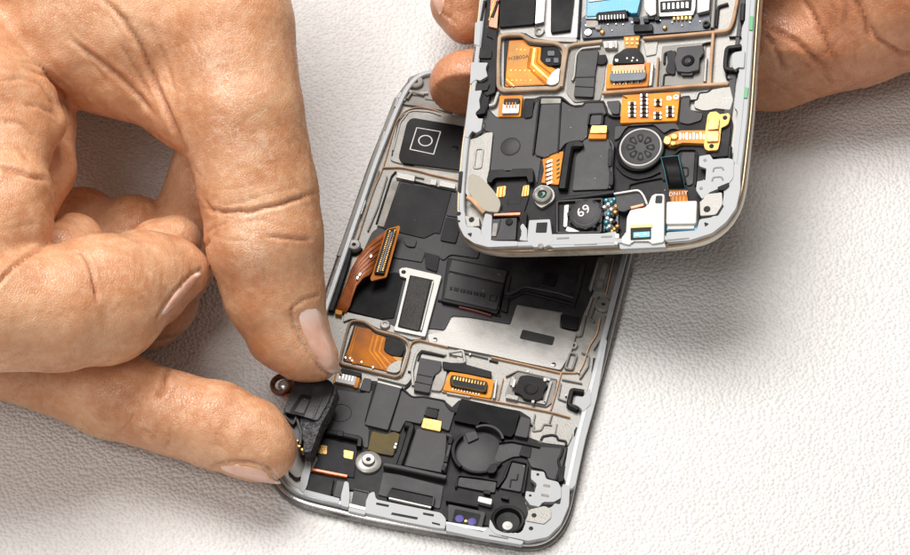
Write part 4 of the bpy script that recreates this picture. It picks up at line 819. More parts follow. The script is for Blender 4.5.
UW('frame_bar', [(619,244),(631,245),(632,241),(651,240),(664,242),(666,247),(620,249)], 4.2, r=.2)
# underside cover so that the device is closed below
bm = bmesh.new(); prism_bm(bm, inset(uo, .55), .93, .8, 0); link('screen_back', bm, 'gloss_black', U.root)
# ------------------------------------------------------------------ the black module held between thumb and finger
Mo = Body(at(310, 415, 4.6), (-.12, -.10, .98))
Mo.root = empty('phone_module', Mo.O, Mo.R)
tag(Mo.root, 'small black plastic module with a foam edge, pinched between thumb and finger', 'phone module')
M_ = Mo.poly
mb0 = M_('housing', 'module_plastic', [(296,376),(315,377.5),(330,380),(334,386),(329,400),(318,421),(312,419),(300,415.5),(283,412),(288,399)], 4.6, 0.3, r=.5, bevel=.25)
M_('recess', 'deep_black', [(301,394),(312,396),(304,417),(289,412)], 4.66, 4.2, par=mb0, r=.3, bevel=0)
M_('latch', 'module_plastic', [(302,397.5),(310.5,398.5),(304,414.5),(293,411.5)], 4.9, 4.0, par=mb0, r=.4, bevel=.25)
Mo.strip('rib', 'module_plastic', [(314,379),(309,395)], .5, 4.8, 4.0, par=mb0)
Mo.strip('rib', 'module_plastic', [(322,396),(313,418)], .5, 4.8, 4.0, par=mb0)
fo = M_('foam_edge', 'foam_grey', [(329.5,381),(337,388.5),(330,408),(321,424),(315,441),(311,452),(303,452),(304,440),(310,430),(316,420),(327,400),(332,388)], 4.2, 0.5, r=.3, bevel=.3)
M_('lower_block', 'foam_grey', [(300,416),(317,421),(312,434),(305,443),(300,437)], 3.7, 0.6, r=.5, bevel=.3)
M_('lower_block', 'module_plastic', [(283,413),(298,417),(300,436),(303,452),(297,449),(290,432)], 2.9, 0.3, r=.5, bevel=.3)
Mo.strip('strut', 'charcoal_plastic', [(284,415),(293,424),(296,417)], .5, 4.0, 2.5, r=.2)
Mo.strip('strut', 'charcoal_plastic', [(297,419),(301,432),(300,444)], .6, 4.1, 2.5, r=.3)
Mo.multi('contact_pin', 'gold', [rect(289.5,429,2.4,3), rect(299,446,3,2.2), rect(302,449.5,2,2.6), rect(297.5,440.5,1.6,2)], 4.2, 2.4, r=.2)
cr = Mo.lathe('contact_ring', 'copper_dark', (281.5,383.5), [(1.45,.6),(1.5,1.3),(1.85,1.7),(2.25,1.6),(2.5,1.2),(2.5,.5)], None, 30, 1.5)
Mo.lathe('solder_bead', 'solder', (283.5,384.5), [(0,1.6),(.7,1.5),(1.15,1.1),(1.3,.5)], cr, 20, 1.3)
Mo.strip('contact_ring_leg', 'copper', [(286,394),(290,399)], .5, 1.3, .4, par=cr)

# ------------------------------------------------------------------ hands
def C3(px, py, z): return at(px, py, z)
def sdf_mesh(groups, lo, hi, step, kall):
    """groups: list of (k, [chain,...]); chain = [(point, radius),...]. Smooth distance field, surfaced with surface nets"""
    nx, ny, nz = [int(math.ceil((hi[i]-lo[i])/step))+1 for i in range(3)]
    X = (lo[0]+np.arange(nx)*step).astype(np.float32); Y = (lo[1]+np.arange(ny)*step).astype(np.float32); Z = (lo[2]+np.arange(nz)*step).astype(np.float32)
    D = np.full((nx, ny, nz), 9.0, np.float32)
    for k, chains in groups:
        for ch in chains:
            G = {}
            segs = list(zip(ch[:-1], ch[1:])) if len(ch) > 1 else [(ch[0], ch[0])]
            allp = np.array([c[0] for c in ch]); rm = max(c[1] for c in ch)+k+4
            a = np.maximum(0, np.floor((allp.min(0)-rm-lo)/step).astype(int)); b = np.minimum([nx, ny, nz], np.ceil((allp.max(0)+rm-lo)/step).astype(int)+1)
            if np.any(b <= a): continue
            sl = tuple(slice(a[i], b[i]) for i in range(3))
            gx, gy, gz = X[sl[0]][:, None, None], Y[sl[1]][None, :, None], Z[sl[2]][None, None, :]
            dc = None
            for (A, ra), (B, rb) in segs:
                A = np.asarray(A, np.float32); AB = np.asarray(B, np.float32)-A; L2 = float(AB@AB)+1e-6
                t = np.clip(((gx-A[0])*AB[0]+(gy-A[1])*AB[1]+(gz-A[2])*AB[2])/L2, 0, 1)
                ts = t*t*(3-2*t)*.4+t*.6
                d = np.sqrt((gx-A[0]-t*AB[0])**2+(gy-A[1]-t*AB[1])**2+(gz-A[2]-t*AB[2])**2)-(ra+(rb-ra)*ts)
                if dc is None: dc = d
                else:
                    h = np.clip(.5+.5*(dc-d)/1.2, 0, 1); dc = dc*(1-h)+d*h-1.2*h*(1-h)
            cur = D[sl]; h = np.clip(.5+.5*(cur-dc)/k, 0, 1)
            D[sl] = cur*(1-h)+dc*h-k*h*(1-h)
    D[0] = D[-1] = 3; D[:, 0] = D[:, -1] = 3; D[:, :, 0] = D[:, :, -1] = 3
    ins = D < 0
    # surface nets
    cs = np.zeros((nx-1, ny-1, nz-1), np.uint8)
    for i in (0, 1):
        for j in (0, 1):
            for k in (0, 1): cs += ins[i:nx-1+i, j:ny-1+j, k:nz-1+k]
    act = np.argwhere((cs > 0) & (cs < 8)); idx = np.full(cs.shape, -1, np.int32); idx[tuple(act.T)] = np.arange(len(act))
    acc = np.zeros((len(act), 3), np.float64); cnt = np.zeros(len(act))
    corners = [(i, j, k) for i in (0, 1) for j in (0, 1) for k in (0, 1)]
    for p in range(8):
        for q in range(p+1, 8):
            if sum(abs(corners[p][i]-corners[q][i]) for i in range(3)) != 1: continue
            va = D[tuple((act+corners[p]).T)]; vb = D[tuple((act+corners[q]).T)]
            m = (va < 0) != (vb < 0); t = np.where(m, va/np.where(m, va-vb, 1), 0)
            pt = np.array(corners[p])+t[:, None]*(np.array(corners[q])-np.array(corners[p]))
            acc[m] += pt[m]; cnt[m] += 1
    V = lo+(act+acc/cnt[:, None])*step
    F_ = []
    for ax in range(3):
        o = [(0, 0, 0)]*4
        u, v = (ax+1) % 3, (ax+2) % 3
        sh = [nx, ny, nz]; s0 = [slice(1, n-1) for n in sh]; s1 = [slice(1, n-1) for n in sh]; s0[ax] = slice(0, sh[ax]-1); s1[ax] = slice(1, sh[ax])
        A = ins[tuple(s0)]; B = ins[tuple(s1)]; e = np.argwhere(A != B); fl_ = A[tuple(e.T)]
        e = e+np.array([0 if i == ax else 1 for i in range(3)])
        du = np.zeros(3, int); du[u] = 1; dv = np.zeros(3, int); dv[v] = 1
        q = np.stack([idx[tuple((e-du-dv).T)], idx[tuple((e-dv).T)], idx[tuple(e.T)], idx[tuple((e-du).T)]], 1)
        q[~fl_] = q[~fl_][:, ::-1]; F_.append(q)
    F_ = np.concatenate(F_); F_ = F_[(F_ >= 0).all(1)]
    return V, F_
def smooth(V, Fq, it, lam=.5):
    n = len(V); E = np.concatenate([Fq[:, [0, 1]], Fq[:, [1, 2]], Fq[:, [2, 3]], Fq[:, [3, 0]]]); E = np.concatenate([E, E[:, ::-1]])
    deg = np.bincount(E[:, 0], minlength=n)
    for q in range(it):
        w = lam if q % 2 == 0 else -lam*1.03
        A = np.stack([np.bincount(E[:, 0], V[E[:, 1], i], n) for i in range(3)], 1)/np.maximum(deg, 1)[:, None]
        V = V+w*(A-V)
    return V
def normals(V, Fq):
    fn = np.cross(V[Fq[:, 2]]-V[Fq[:, 0]], V[Fq[:, 3]]-V[Fq[:, 1]]); out = np.zeros_like(V)
    for i in range(4):
        for a in range(3): out[:, a] += np.bincount(Fq[:, i], fn[:, a], len(V))
    return out/np.maximum(1e-9, np.linalg.norm(out, axis=1))[:, None]
def seglen(px, py, pts):
    """distance in picture units from every vertex to a traced line, and the fraction along it"""
    best = np.full(len(px), 1e9); fr_ = np.zeros(len(px)); n = len(pts)-1
    for i in range(n):
        a, b = np.array(pts[i], float), np.array(pts[i+1], float); ab = b-a; L2 = ab@ab
        t = np.clip(((px-a[0])*ab[0]+(py-a[1])*ab[1])/L2, 0, 1)
        d = np.hypot(px-a[0]-t*ab[0], py-a[1]-t*ab[1]); m = d < best
        best[m] = d[m]; fr_[m] = (i+t[m])/n
    return best, fr_
def wob(pts, amp, seed):
    r = random.Random(seed); out = []
    for i in range(len(pts)-1):
        a, b = np.array(pts[i]), np.array(pts[i+1]); k = max(2, int(np.linalg.norm(b-a)/5))
        for j in range(k): out.append(tuple(a+(b-a)*j/k+np.array([r.uniform(-amp, amp), r.uniform(-amp, amp)])))
    return out+[pts[-1]]
def hand(name, label, groups, lo, hi, step, creases, bumps, skin_m, dry=()):
    V, Fq = sdf_mesh(groups, np.array(lo, float), np.array(hi, float), step, 0)
    V = smooth(V, Fq, 6); Nn = normals(V, Fq)
    px, py, dz = project(V)
    front = (Nn@BACK) > .02
    # nearest surface seen through each cell of the picture: lines are only pressed into what lies on top
    key = (np.round(px/3).astype(int)+400)*4000+np.round(py/3).astype(int)+1000
    o = np.lexsort((dz, key)); ks = key[o]; first = np.r_[True, ks[1:] != ks[:-1]]
    mind = dict(zip(ks[first], dz[o][first])); nearest = np.array([mind[k] for k in key]); vis = front & (dz < nearest+2.5)
    disp = np.zeros(len(V)); red = np.zeros(len(V))
    for ci, (pts, w, dep, *rest) in enumerate(creases):
        pts = wob(pts, .5, ci)
        d, f = seglen(px, py, pts)
        taper = np.clip(np.minimum(f, 1-f)*5+.15, 0, 1) if not rest else np.ones(len(V))
        m = vis & (d < w*6)
        g = np.exp(-(d/w)**2)*taper; shoulder = np.exp(-((d-2.2*w)/(1.4*w))**2)*taper
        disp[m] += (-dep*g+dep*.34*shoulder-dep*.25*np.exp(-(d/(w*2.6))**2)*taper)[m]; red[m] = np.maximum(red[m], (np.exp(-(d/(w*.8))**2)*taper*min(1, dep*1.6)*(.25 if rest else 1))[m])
    for (bx, by, br, amp) in bumps:
        m = vis; g = np.exp(-((px-bx)**2+(py-by)**2)/br**2); disp[m] += (amp*g)[m]
    for i in range(len(V)):
        if vis[i] or front[i]:
            v = Vector(V[i]); disp[i] += .22*mnoise.noise(v*.16)+.10*mnoise.noise(v*.45)+.035*mnoise.noise(v*1.1)
    dr = np.zeros(len(V))
    for (pts, w) in dry:
        d, f = seglen(px, py, pts); dr = np.maximum(dr, np.where(vis, np.exp(-(d/w)**2), 0))
    V = V+Nn*disp[:, None]
    me = bpy.data.meshes.new(name); base = V.mean(0); base[2] = V[:, 2].min()
    me.from_pydata(((V-base)*S).tolist(), [], Fq.tolist()); me.update()
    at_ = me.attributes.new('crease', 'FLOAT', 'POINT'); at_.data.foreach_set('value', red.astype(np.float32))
    ad2 = me.attributes.new('dry', 'FLOAT', 'POINT'); ad2.data.foreach_set('value', dr.astype(np.float32))
    me.polygons.foreach_set('use_smooth', [True]*len(me.polygons)); me.materials.append(skin_m)
    o_ = bpy.data.objects.new(name, me); COL.objects.link(o_); o_.location = Vector(base*S)
    tag(o_, label, 'hand', 'hands of one person')
    bvh = BVHTree.FromPolygons([Vector(v) for v in V], [list(f) for f in Fq])
    return o_, base, bvh
def nail(h, rows, lift=.35, arch=.25, m='nail', n=10, dig=-.35):
    """rows: picture lines across the nail, base to tip, each (left, right); laid on the finger and domed"""
    o_, base, bvh = h; k = 14; G = []
    R = np.array(rows, float); ts = np.linspace(0, len(rows)-1, k)
    for ti in ts:
        i = min(int(ti), len(rows)-2); f = ti-i; a = R[i, 0]*(1-f)+R[i+1, 0]*f; b = R[i, 1]*(1-f)+R[i+1, 1]*f; row = []
        for u in np.linspace(0, 1, n):
            p = a*(1-u)+b*u; d = ray(*p); loc, nn, _, _ = bvh.ray_cast(Vector(CAM), Vector(d))
            row.append((np.array(loc) if loc else None, np.array(nn) if loc else None))
        G.append(row)
    pts = np.full((k, n, 3), np.nan); nm = np.full((k, n, 3), np.nan)
    for i in range(k):
        for j in range(n):
            if G[i][j][0] is not None: pts[i, j] = G[i][j][0]; nm[i, j] = G[i][j][1]
    for _ in range(20):                                   # cells past the finger edge continue their neighbours
        for i in range(k):
            for j in range(n):
                if np.isnan(pts[i, j, 0]):
                    c = [(2*pts[i+di, j+dj]-pts[i+2*di, j+2*dj], nm[i+di, j+dj]) for di, dj in ((0,-1),(0,1),(-1,0),(1,0)) if 0 <= i+2*di < k and 0 <= j+2*dj < n and not np.isnan(pts[i+di, j+dj, 0]) and not np.isnan(pts[i+2*di, j+2*dj, 0])]
                    if c: pts[i, j] = np.mean([x[0] for x in c], 0); nm[i, j] = np.mean([x[1] for x in c], 0)
    for _ in range(3):
        q = pts.copy(); q[1:-1, 1:-1] = .2*(pts[1:-1, 1:-1]+pts[:-2, 1:-1]+pts[2:, 1:-1]+pts[1:-1, :-2]+pts[1:-1, 2:]); pts = q
    nm /= np.linalg.norm(nm, axis=2)[:, :, None]
    bm = bmesh.new(); T, Bt = [], []; lay = bm.verts.layers.float.new('tip')
    for i in range(k):
        u = np.linspace(0, 1, n); v = i/(k-1)
        side = 1-(2*u-1)**6; e = dig*(1-side)+lift*side*(min(1, v*5))+dig*.6*max(0, 1-v*5)+arch*(1-(2*u-1)**2)*min(1, v*3)
        T.append([bm.verts.new(pts[i, j]+nm[i, j]*e[j]-base) for j in range(n)]); Bt.append([bm.verts.new(pts[i, j]+nm[i, j]*(e[j]-.5)-base) for j in range(n)])
    for i in range(k-1):
        for j in range(n-1):
            bm.faces.new((T[i][j], T[i][j+1], T[i+1][j+1], T[i+1][j])); bm.faces.new((Bt[i][j], Bt[i+1][j], Bt[i+1][j+1], Bt[i][j+1]))
    for i in range(k-1):
        for j in (0, n-1): bm.faces.new((T[i][j], T[i+1][j], Bt[i+1][j], Bt[i][j]))
    for j in range(n-1):
        for i in (0, k-1): bm.faces.new((T[i][j], T[i][j+1], Bt[i][j+1], Bt[i][j]))
    for row, i in zip(T, range(k)):
        for v in row: v[lay] = i/(k-1)
    for row, i in zip(Bt, range(k)):
        for v in row: v[lay] = i/(k-1)
    return link('fingernail', bm, MATS[m], o_, True)
# skin -------------------------------------------------------------
def skin(name, base, deep, pale):
    m = bpy.data.materials.new(name); m.use_nodes = True; nt = m.node_tree; L_ = nt.links; b = nt.nodes['Principled BSDF']
    tc = N(nt, 'ShaderNodeTexCoord'); ob = tc.outputs['Object']
    n1 = N(nt, 'ShaderNodeTexNoise', Scale=95.0, Detail=5.0, Roughness=.6); L_.new(ob, n1.inputs['Vector'])
    n2 = N(nt, 'ShaderNodeTexNoise', Scale=520.0, Detail=4.0, Roughness=.65); L_.new(ob, n2.inputs['Vector'])
    n3 = N(nt, 'ShaderNodeTexNoise', Scale=2600.0, Detail=3.0); L_.new(ob, n3.inputs['Vector'])
    wa = N(nt, 'ShaderNodeTexNoise', Scale=260.0, Detail=2.0); L_.new(ob, wa.inputs['Vector'])
    ws = N(nt, 'ShaderNodeVectorMath', operation='SCALE'); L_.new(wa.outputs['Color'], ws.inputs[0]); ws.inputs['Scale'].default_value = .0022
    ad = N(nt, 'ShaderNodeVectorMath', operation='ADD'); L_.new(ob, ad.inputs[0]); L_.new(ws.outputs[0], ad.inputs[1])
    # two crossing families of fine skin lines
    def lines(rot, sc, stretch):
        mp = N(nt, 'ShaderNodeMapping'); mp.inputs['Rotation'].default_value = rot; mp.inputs['Scale'].default_value = (1, stretch, 1); L_.new(ad.outputs[0], mp.inputs[0])
        v = N(nt, 'ShaderNodeTexVoronoi', Scale=sc, feature='DISTANCE_TO_EDGE'); L_.new(mp.outputs[0], v.inputs['Vector'])
        return v.outputs['Distance']
    va = lines((.3, .2, .6), 1900.0, .6); vb = lines((.1, .5, -.7), 620.0, .3)
    la = ramp(nt, va, 0.0, .14); lb_ = ramp(nt, vb, 0.0, .045)
    c = mixc(nt, ramp(nt, n1.outputs[0], .36, .66), lin(deep), lin(base))
    c = mixc(nt, ramp(nt, n2.outputs[0], .45, .75, (0,0,0,1), (.4,)*3+(1,)), c, lin(pale))
    # dry pale lines in patches
    dp = ramp(nt, n1.outputs[0], .52, .64); inv = ramp(nt, vb, 0.0, .05, (1,1,1,1), (0,0,0,1))
    mm = N(nt, 'ShaderNodeMath', operation='MULTIPLY'); L_.new(dp, mm.inputs[0]); L_.new(inv, mm.inputs[1])
    m2 = N(nt, 'ShaderNodeMath', operation='MULTIPLY'); L_.new(mm.outputs[0], m2.inputs[0]); m2.inputs[1].default_value = .28
    c = mixc(nt, m2.outputs[0], c, lin('#f3ddc8'))
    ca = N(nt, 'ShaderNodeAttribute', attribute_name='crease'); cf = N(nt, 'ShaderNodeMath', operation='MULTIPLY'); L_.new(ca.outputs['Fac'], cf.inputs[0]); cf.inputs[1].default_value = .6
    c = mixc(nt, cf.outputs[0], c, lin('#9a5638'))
    da = N(nt, 'ShaderNodeAttribute', attribute_name='dry')
    fk = ramp(nt, n3.outputs[0], .5, .62); fl2 = ramp(nt, vb, .0, .09, (1,1,1,1), (0,0,0,1))
    mx = N(nt, 'ShaderNodeMath', operation='MAXIMUM'); L_.new(fk, mx.inputs[0]); L_.new(fl2, mx.inputs[1])
    m3 = N(nt, 'ShaderNodeMath', operation='MULTIPLY'); L_.new(mx.outputs[0], m3.inputs[0]); L_.new(da.outputs['Fac'], m3.inputs[1])
    m4 = N(nt, 'ShaderNodeMath', operation='MULTIPLY'); L_.new(m3.outputs[0], m4.inputs[0]); m4.inputs[1].default_value = .3
    c = mixc(nt, m4.outputs[0], c, lin('#f6e6d6'))
    L_.new(c, b.inputs['Base Color'])
    b.inputs['Subsurface Weight'].default_value = .22; b.inputs['Subsurface Radius'].default_value = (1.0, .36, .18); b.inputs['Subsurface Scale'].default_value = .0022
    L_.new(ramp(nt, n2.outputs[0], .35, .7, (.25,)*3+(1,), (.45,)*3+(1,)), b.inputs['Roughness']); b.inputs['Specular IOR Level'].default_value = .55
    def madd(a, k, d):
        q = N(nt, 'ShaderNodeMath', operation='MULTIPLY_ADD'); L_.new(a, q.inputs[0]); q.inputs[1].default_value = k
        if isinstance(d, float): q.inputs[2].default_value = d
        else: L_.new(d, q.inputs[2])
        return q.outputs[0]
    hgt = madd(la, .5, madd(lb_, .35, madd(n2.outputs[0], .65, madd(n3.outputs[0], .4, 0.0))))
    bp = N(nt, 'ShaderNodeBump', Strength=.45, Distance=.0002); L_.new(hgt, bp.inputs['Height']); L_.new(bp.outputs[0], b.inputs['Normal'])
    MATS[name] = m; return m
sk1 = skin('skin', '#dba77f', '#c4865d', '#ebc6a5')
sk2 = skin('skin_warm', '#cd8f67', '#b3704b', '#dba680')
def nailmat():
    m = bpy.data.materials.new('nail'); m.use_nodes = True; nt = m.node_tree; b = nt.nodes['Principled BSDF']; L_ = nt.links
    a = N(nt, 'ShaderNodeAttribute', attribute_name='tip')
    tc = N(nt, 'ShaderNodeTexCoord'); n = N(nt, 'ShaderNodeTexNoise', Scale=500.0, Detail=3.0); L_.new(tc.outputs['Object'], n.inputs['Vector'])
    c = mixc(nt, ramp(nt, n.outputs[0], .3, .7), lin('#dda892'), lin('#e8bda8'))
    c = mixc(nt, ramp(nt, a.outputs['Fac'], .86, .93), c, lin('#f0dccb'))
    c = mixc(nt, ramp(nt, a.outputs['Fac'], .12, .3, (1,1,1,1), (0,0,0,1)), c, lin('#ecd0c2'))
    L_.new(c, b.inputs['Base Color']); b.inputs['Roughness'].default_value = .24; b.inputs['Coat Weight'].default_value = .4; b.inputs['Coat Roughness'].default_value = .12; b.inputs['Subsurface Weight'].default_value = .15; b.inputs['Subsurface Radius'].default_value = (1, .4, .25); b.inputs['Subsurface Scale'].default_value = .001
    bp = N(nt, 'ShaderNodeBump', Strength=.15, Distance=.0002); L_.new(n.outputs[0], bp.inputs['Height']); L_.new(bp.outputs[0], b.inputs['Normal'])
    MATS['nail'] = m
nailmat()
def ch(*pts): return [(C3(x, y, z), r) for x, y, z, r in pts]
# hand at the left: thumb above, forefinger below, the others curled
thumb = ch((175,-150,64,18),(208,-60,60,15.6),(228,25,55,13.2),(241,110,47,12.4),(258,190,37,11.9),(265,237,32,11.6),(274,292,23.5,10.2),(288,331,18,8.4),(304,351,16,6.3),(318,360,15,4.3))
palm1 = ch((40,-170,62,26),(50,-60,56,22),(62,15,47,19),(65,25,44,17.5))
palm2 = ch((175,-120,58,22),(150,-40,54,20),(140,25,50,15.5),(128,60,46,10.5))
web = ch((110,70,44,8),(150,86,44,7.5),(185,110,44,8))
arm = ch((-60,-420,80,30),(20,-240,70,30),(70,-120,60,26))
fist = ch((-60,60,50,16),(-20,110,50,14),(0,140,49,10.5),(-6,172,48,10.2),(-4,198,47,11.2),(-6,222,46,11.4),(-40,258,45,13))
knob = ch((-20,92,52,10),(22,108,51,7.4),(44,124,49,4.6))
shade_mass = ch((-60,40,27,17),(50,22,25,15),(150,12,27,15),(200,-30,34,15))  # unseen mass behind the palm, added to keep light off the curled fingers
low_shade_mass = ch((-60,56,13,12),(60,46,12,11.5),(150,42,12,11.5),(215,8,13,12))  # second unseen mass near the table, added to block light coming from behind
mid = ch((-90,300,42,12.5),(-20,308,42,12.5),(55,309,38,12.2),(103,299,34,12.9),(143,280,31,10),(168,272,29,7.4),(184,271,28,4.8))
fore = ch((-90,325,17,9),(-30,351,14,8.0),(50,371,12.3,8.4),(112,394,12.5,9.1),(164,411,14.5,8.2),(182,416,14.3,8.2),(215,425,14,8.7),(251,440,13.4,8.1),(265,449,13.2,6.4))
ringf = ch((10,90,40,9),(44,125,38,6.4),(45,170,36,6.2),(30,200,36,6))
mid2 = ch((30,270,28,8),(62,262,27,8),(73,245,26,6.6))
lit = ch((30,270,15,8),(82,227,9.5,8.2),(90,300,9,8))
lit2 = ch((70,310,10,8),(133,236,9.5,8.4),(150,300,9,8))
back2 = ch((150,310,9,8),(199,214,9.5,9),(222,140,18,9),(232,90,34,8))
tip5 = ch((120,300,22,6),(158,248,24,5.8),(176,240,24,5.2))
lk = ch((60,300,22,9),(160,300,15,8))
cre_l = [
 ([(202,207),(222,212),(250,211),(285,203),(305,196),(319,192)], 1.9, .6), ([(205,200),(214,214)], 1.4, .4), ([(222,218),(244,215),(262,210)], 1.0, .25), ([(266,236),(286,238),(304,240),(313,238)], 1.8, .4), ([(214,236),(230,240),(250,243)], 1.3, .15), ([(240,222),(262,220),(284,226)], 1.2, .14), ([(215,206),(236,203),(258,200)], 1.2, .14), ([(210,240),(206,247)], 1.5, .4),
 ([(208,232),(214,228),(228,222)], 1.1, .3), ([(235,228),(252,233),(270,230)], 1.0, .15), ([(245,200),(275,192),(300,186)], 1.0, .18), ([(208,190),(240,188),(262,181)], .9, .14), ([(230,172),(250,166),(290,160)], .9, .1),
 ([(98,-6),(125,20),(143,48),(154,78),(168,112),(186,152)], 2.4, .85), ([(70,38),(96,58),(120,76),(140,96),(155,116)], 2.2, .6), ([(120,44),(138,72),(150,96)], 1.6, .35), ([(84,50),(112,88)], 1.5, .2), ([(150,20),(166,60),(176,96)], 1.6, .25),
 ([(25,66),(45,76),(62,92),(72,116)], 1.8, .5), ([(0,80),(22,78),(40,84),(58,112)], 1.6, .35), ([(0,166),(18,172),(34,178),(48,180)], 2.2, .7), ([(20,104),(36,106),(52,112),(62,119)], 1.6, .3), ([(0,120),(22,124),(38,138)], 2.0, .35), ([(5,140),(20,150),(32,164)], 1.6, .2), ([(-2,232),(20,226),(40,222)], 1.4, .12), ([(12,60),(30,62),(50,74)], 1.2, .2),
 ([(-5,288),(12,268),(30,254),(48,243)], 1.8, .8), ([(80,249),(89,262),(94,280),(98,304)], 1.6, .7), ([(74,252),(86,256)], 1.2, .3), ([(110,316),(122,302)], 1.0, .12),
 ([(170,366),(165,378),(162,388),(157,400)], 2.2, .9), ([(134,412),(128,424),(120,430)], 1.2, .3), ([(156,420),(156,434),(150,441)], 1.1, .28), ([(168,424),(169,438),(164,452)], 1.2, .38), ([(140,428),(148,432),(158,431)], 1.0, .22),
 ([(30,372),(24,384),(15,390)], 1.0, .22), ([(36,372),(32,382),(28,390)], 1.0, .18), ([(47,374),(43,384),(40,392)], 1.0, .2), ([(8,362),(12,370)], 1.0, .15),
 ([(213,467),(224,462),(240,461),(258,464),(270,469),(276,478),(280,487)], 1.5, .5, 1), ([(292,310),(294,322),(301,340),(309,354),(320,369),(330,375)], 1.6, .55, 1), ([(292,309),(302,300),(318,295)], 1.4, .35, 1), ([(200,270),(190,276),(176,290),(164,306),(156,318)], 1.4, .4, 1)]
r_ = random.Random(5)
for _ in range(26):        # small cross lines over the back of the thumb
    x, y = r_.uniform(168, 300), r_.uniform(20, 175); a = r_.choice([-.5, -.35, .9, 1.1])+r_.uniform(-.2, .2); l = r_.uniform(12, 34)
    cre_l.append(([(x, y), (x+l*.5*math.cos(a), y+l*.5*math.sin(a)+1), (x+l*math.cos(a), y+l*math.sin(a))], .9, r_.uniform(.05, .13)))
for _ in range(12):        # loose lines of the web
    x, y = r_.uniform(30, 150), r_.uniform(-5, 70); a = .8+r_.uniform(-.25, .25); l = r_.uniform(20, 50)
    cre_l.append(([(x, y), (x+l*.5*math.cos(a), y+l*.5*math.sin(a)+1), (x+l*math.cos(a), y+l*math.sin(a))], 1.3, r_.uniform(.06, .2)))
for k in range(13):        # ridges of the finger pad
    x = 100+7*k
    cre_l.append(([(x, 246+.5*k), (x+2, 268), (x-2, 292-.6*k)], 1.0, .045))
bum_l = [(120,95,18,.5), (60,70,22,.8), (30,185,16,.6), (225,262,26,.4), (130,330,26,.3), (250,105,30,.3)]
DRYL = []
for _ in range(34):
    x, y = r_.uniform(175, 290), r_.uniform(40, 180); a = r_.choice([-.55, -.4, -.5, .9])+r_.uniform(-.15, .15); l = r_.uniform(8, 26)
    DRYL.append(([(x, y), (x+l*math.cos(a), y+l*math.sin(a))], 1.3))
hl = hand('hand', 'bare hand pinching a small black module between broad thumb and finger', [(7.0, [arm, palm1, palm2]), (5.0, [thumb]), (5.0, [web]), (3.0, [fist]), (2.0, [knob]), (3.0, [shade_mass, low_shade_mass]), (1.4, [mid]), (2.0, [ringf]), (.6, [mid2]), (1.0, [fore]), (.5, [lit]), (.5, [lit2]), (.5, [back2]), (.5, [tip5, lk])],
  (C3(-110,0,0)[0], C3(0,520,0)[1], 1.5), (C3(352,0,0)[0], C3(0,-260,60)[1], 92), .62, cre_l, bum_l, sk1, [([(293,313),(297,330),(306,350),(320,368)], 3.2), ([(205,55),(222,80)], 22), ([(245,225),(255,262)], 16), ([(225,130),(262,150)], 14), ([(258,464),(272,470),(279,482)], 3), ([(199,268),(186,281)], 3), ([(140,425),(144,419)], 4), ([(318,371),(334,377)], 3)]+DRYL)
nail(hl, [((294.5,312),(317.5,297.5)),((297.5,325),(324,314)),((302.5,340),(331.5,334)),((310,354.5),(337,352)),((319,367),(341,366)),((329,373),(341.5,372))], .25, .25)
nail(hl, [((214.5,466.5),(217,467.8)),((222,463.5),(226,473)),((232,462),(238,478)),((246,463),(252,482)),((260,466),(265,484)),((271,470.5),(272,485)),((278,481),(277,485.5))], .15, .2)
nail(hl, [((159.5,317),(161.5,318)),((164,307.5),(169,312)),((175.5,290.5),(182.5,299)),((187.5,276.5),(195,284)),((196.5,272.5),(201,275))], .15, .15)
# hand at the top right: palm behind the phone, finger tips coming out at its left edge
rp = ch((735,56,15,12),(770,48,17,13.6),(855,8,21,16.8),(905,-15,25,18),(1010,-70,30,23))
rpm = ch((835,-10,27,13),(900,-40,30,18),(980,-90,34,20))
rp2 = ch((740,-60,16,14),(800,-100,22,18),(960,-170,36,26))
rfa = ch((730,45,18,11),(620,60,14,9),(520,80,13.5,7.6),(463,84,13,7.3))
rfb = ch((740,-50,22,11),(600,-120,22,9.5),(500,-100,22,8.2),(468,-30,19,7.6),(462,5,17,6.6),(466,22,16,4.9))
rth = ch((780,-30,30,12),(800,-110,38,13),(780,-190,44,11))
ram = ch((960,-130,32,28),(1120,-250,40,34))
cre_r = [([(768,22),(784,33),(800,44),(812,56),(826,70)], 2.4, .9), ([(800,-4),(812,14),(824,36),(838,64)], 2.2, .8), ([(856,-4),(866,20),(870,40)], 2.6, 1.0), ([(866,20),(880,40),(900,52),(922,56)], 2.2, .7), ([(762,30),(772,42),(780,60),(784,72)], 2.0, .7), ([(843,-4),(848,8),(848,22)], 2.0, .6), ([(812,56),(822,72),(834,84)], 1.5, .35), ([(790,84),(812,92),(826,100)], 1.2, .22), ([(780,82),(800,70),(830,48),(846,30)], 1.2, .25), ([(860,40),(852,62),(842,80)], 1.2, .25), ([(770,95),(790,80),(806,74)], 1.1, .2), ([(880,40),(872,60),(868,78)], 1.1, .18), ([(830,0),(838,16)], 1.2, .2), ([(772,60),(790,66),(812,64)], 1.2, .22), ([(766,76),(786,90),(800,102)], 1.1, .18), ([(438,6),(444,14),(452,19),(458,24)], 1.2, .3), ([(448,-6),(452,8),(450,18)], 1.2, .25)]
for k in range(9): cre_r.append(([(431+k*2.5, 78+3.2*k), (446+2.2*k, 92+1.6*k), (462, 100+1.2*k)], .9, .05))
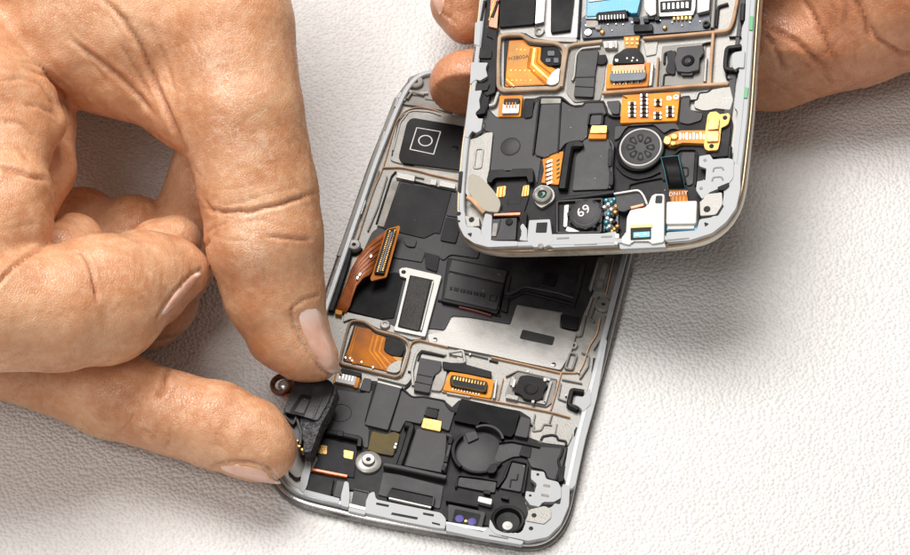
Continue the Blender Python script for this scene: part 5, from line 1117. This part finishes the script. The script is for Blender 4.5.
hr_ = hand('hand', 'bare hand holding up the gold-rimmed phone from behind', [(5.0, [rp, rp2, ram]), (3.0, [rpm]), (4.0, [rth]), (3.0, [rfa]), (1.0, [rfb])],
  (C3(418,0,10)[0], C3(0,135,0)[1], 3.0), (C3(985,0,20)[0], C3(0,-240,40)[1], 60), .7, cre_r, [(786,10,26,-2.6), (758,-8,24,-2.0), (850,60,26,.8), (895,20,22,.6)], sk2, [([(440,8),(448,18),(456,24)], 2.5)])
nail(hr_, [((447,-12),(430,-16)),((446,-4),(429.5,-6)),((445.5,4),(432.5,4)),((444,10),(436.5,11)),((441.5,13.5),(439.5,14.5))], .12, .15)

# ------------------------------------------------------------------ table
m = bpy.data.materials.new('white_leatherette'); m.use_nodes = True; nt = m.node_tree; b = nt.nodes['Principled BSDF']; K = nt.links
tc = N(nt, 'ShaderNodeTexCoord')
wn_ = N(nt, 'ShaderNodeTexNoise', Scale=300.0, Detail=2.0); K.new(tc.outputs['Object'], wn_.inputs['Vector'])
sc_ = N(nt, 'ShaderNodeVectorMath', operation='SCALE'); K.new(wn_.outputs['Color'], sc_.inputs[0]); sc_.inputs['Scale'].default_value = .0007
ad_ = N(nt, 'ShaderNodeVectorMath', operation='ADD'); K.new(tc.outputs['Object'], ad_.inputs[0]); K.new(sc_.outputs[0], ad_.inputs[1])
vo = N(nt, 'ShaderNodeTexVoronoi', Scale=1300.0, feature='SMOOTH_F1', Smoothness=.35); K.new(ad_.outputs[0], vo.inputs['Vector'])
n_b = N(nt, 'ShaderNodeTexNoise', Scale=1500.0, Detail=3.0); K.new(ad_.outputs[0], n_b.inputs['Vector'])
n_l = N(nt, 'ShaderNodeTexNoise', Scale=30.0, Detail=3.0); K.new(tc.outputs['Object'], n_l.inputs['Vector'])
h1 = N(nt, 'ShaderNodeMath', operation='MULTIPLY_ADD'); K.new(vo.outputs['Distance'], h1.inputs[0]); h1.inputs[1].default_value = -1.5
h2 = N(nt, 'ShaderNodeMath', operation='MULTIPLY'); K.new(n_b.outputs[0], h2.inputs[0]); h2.inputs[1].default_value = .4; K.new(h2.outputs[0], h1.inputs[2])
bp = N(nt, 'ShaderNodeBump', Strength=TABLE_BUMP, Distance=.0009); K.new(h1.outputs[0], bp.inputs['Height']); K.new(bp.outputs[0], b.inputs['Normal'])
K.new(mixc(nt, ramp(nt, n_l.outputs[0], .3, .7), lin('#dcd9d6'), lin('#e3e1df')), b.inputs['Base Color']); b.inputs['Roughness'].default_value = .5; b.inputs['Specular IOR Level'].default_value = .35
bm = bmesh.new(); g = 900
vs = [bm.verts.new(v) for v in ((-g,-g,0),(g,-g,0),(g,g,0),(-g,g,0))]; bm.faces.new(vs)
tb = link('tabletop', bm, m); tag(tb, 'white pebbled leatherette table surface under the phones', 'table', kind='structure')

# ------------------------------------------------------------------ light
w = bpy.data.worlds.new('World'); scene.world = w; w.use_nodes = True
w.node_tree.nodes['Background'].inputs[0].default_value = (1.0, .93, .86, 1); w.node_tree.nodes['Background'].inputs[1].default_value = WORLD
def area(name, loc, target, size, power, col):
    ld = bpy.data.lights.new(name, 'AREA'); ld.shape = 'RECTANGLE'; ld.size, ld.size_y = size[0]*S, size[1]*S; ld.energy = power; ld.color = col
    o = bpy.data.objects.new(name, ld); COL.objects.link(o); o.location = Vector(loc)*S
    o.rotation_euler = (Vector(target)-Vector(loc)).to_track_quat('-Z', 'Y').to_euler(); return o
for a_ in LIGHTS: area(*a_)
scene.view_settings.view_transform = 'Standard'; scene.view_settings.look = 'None'; scene.view_settings.exposure = EXPO; scene.view_settings.gamma = 1
scene.cycles.max_bounces = 8
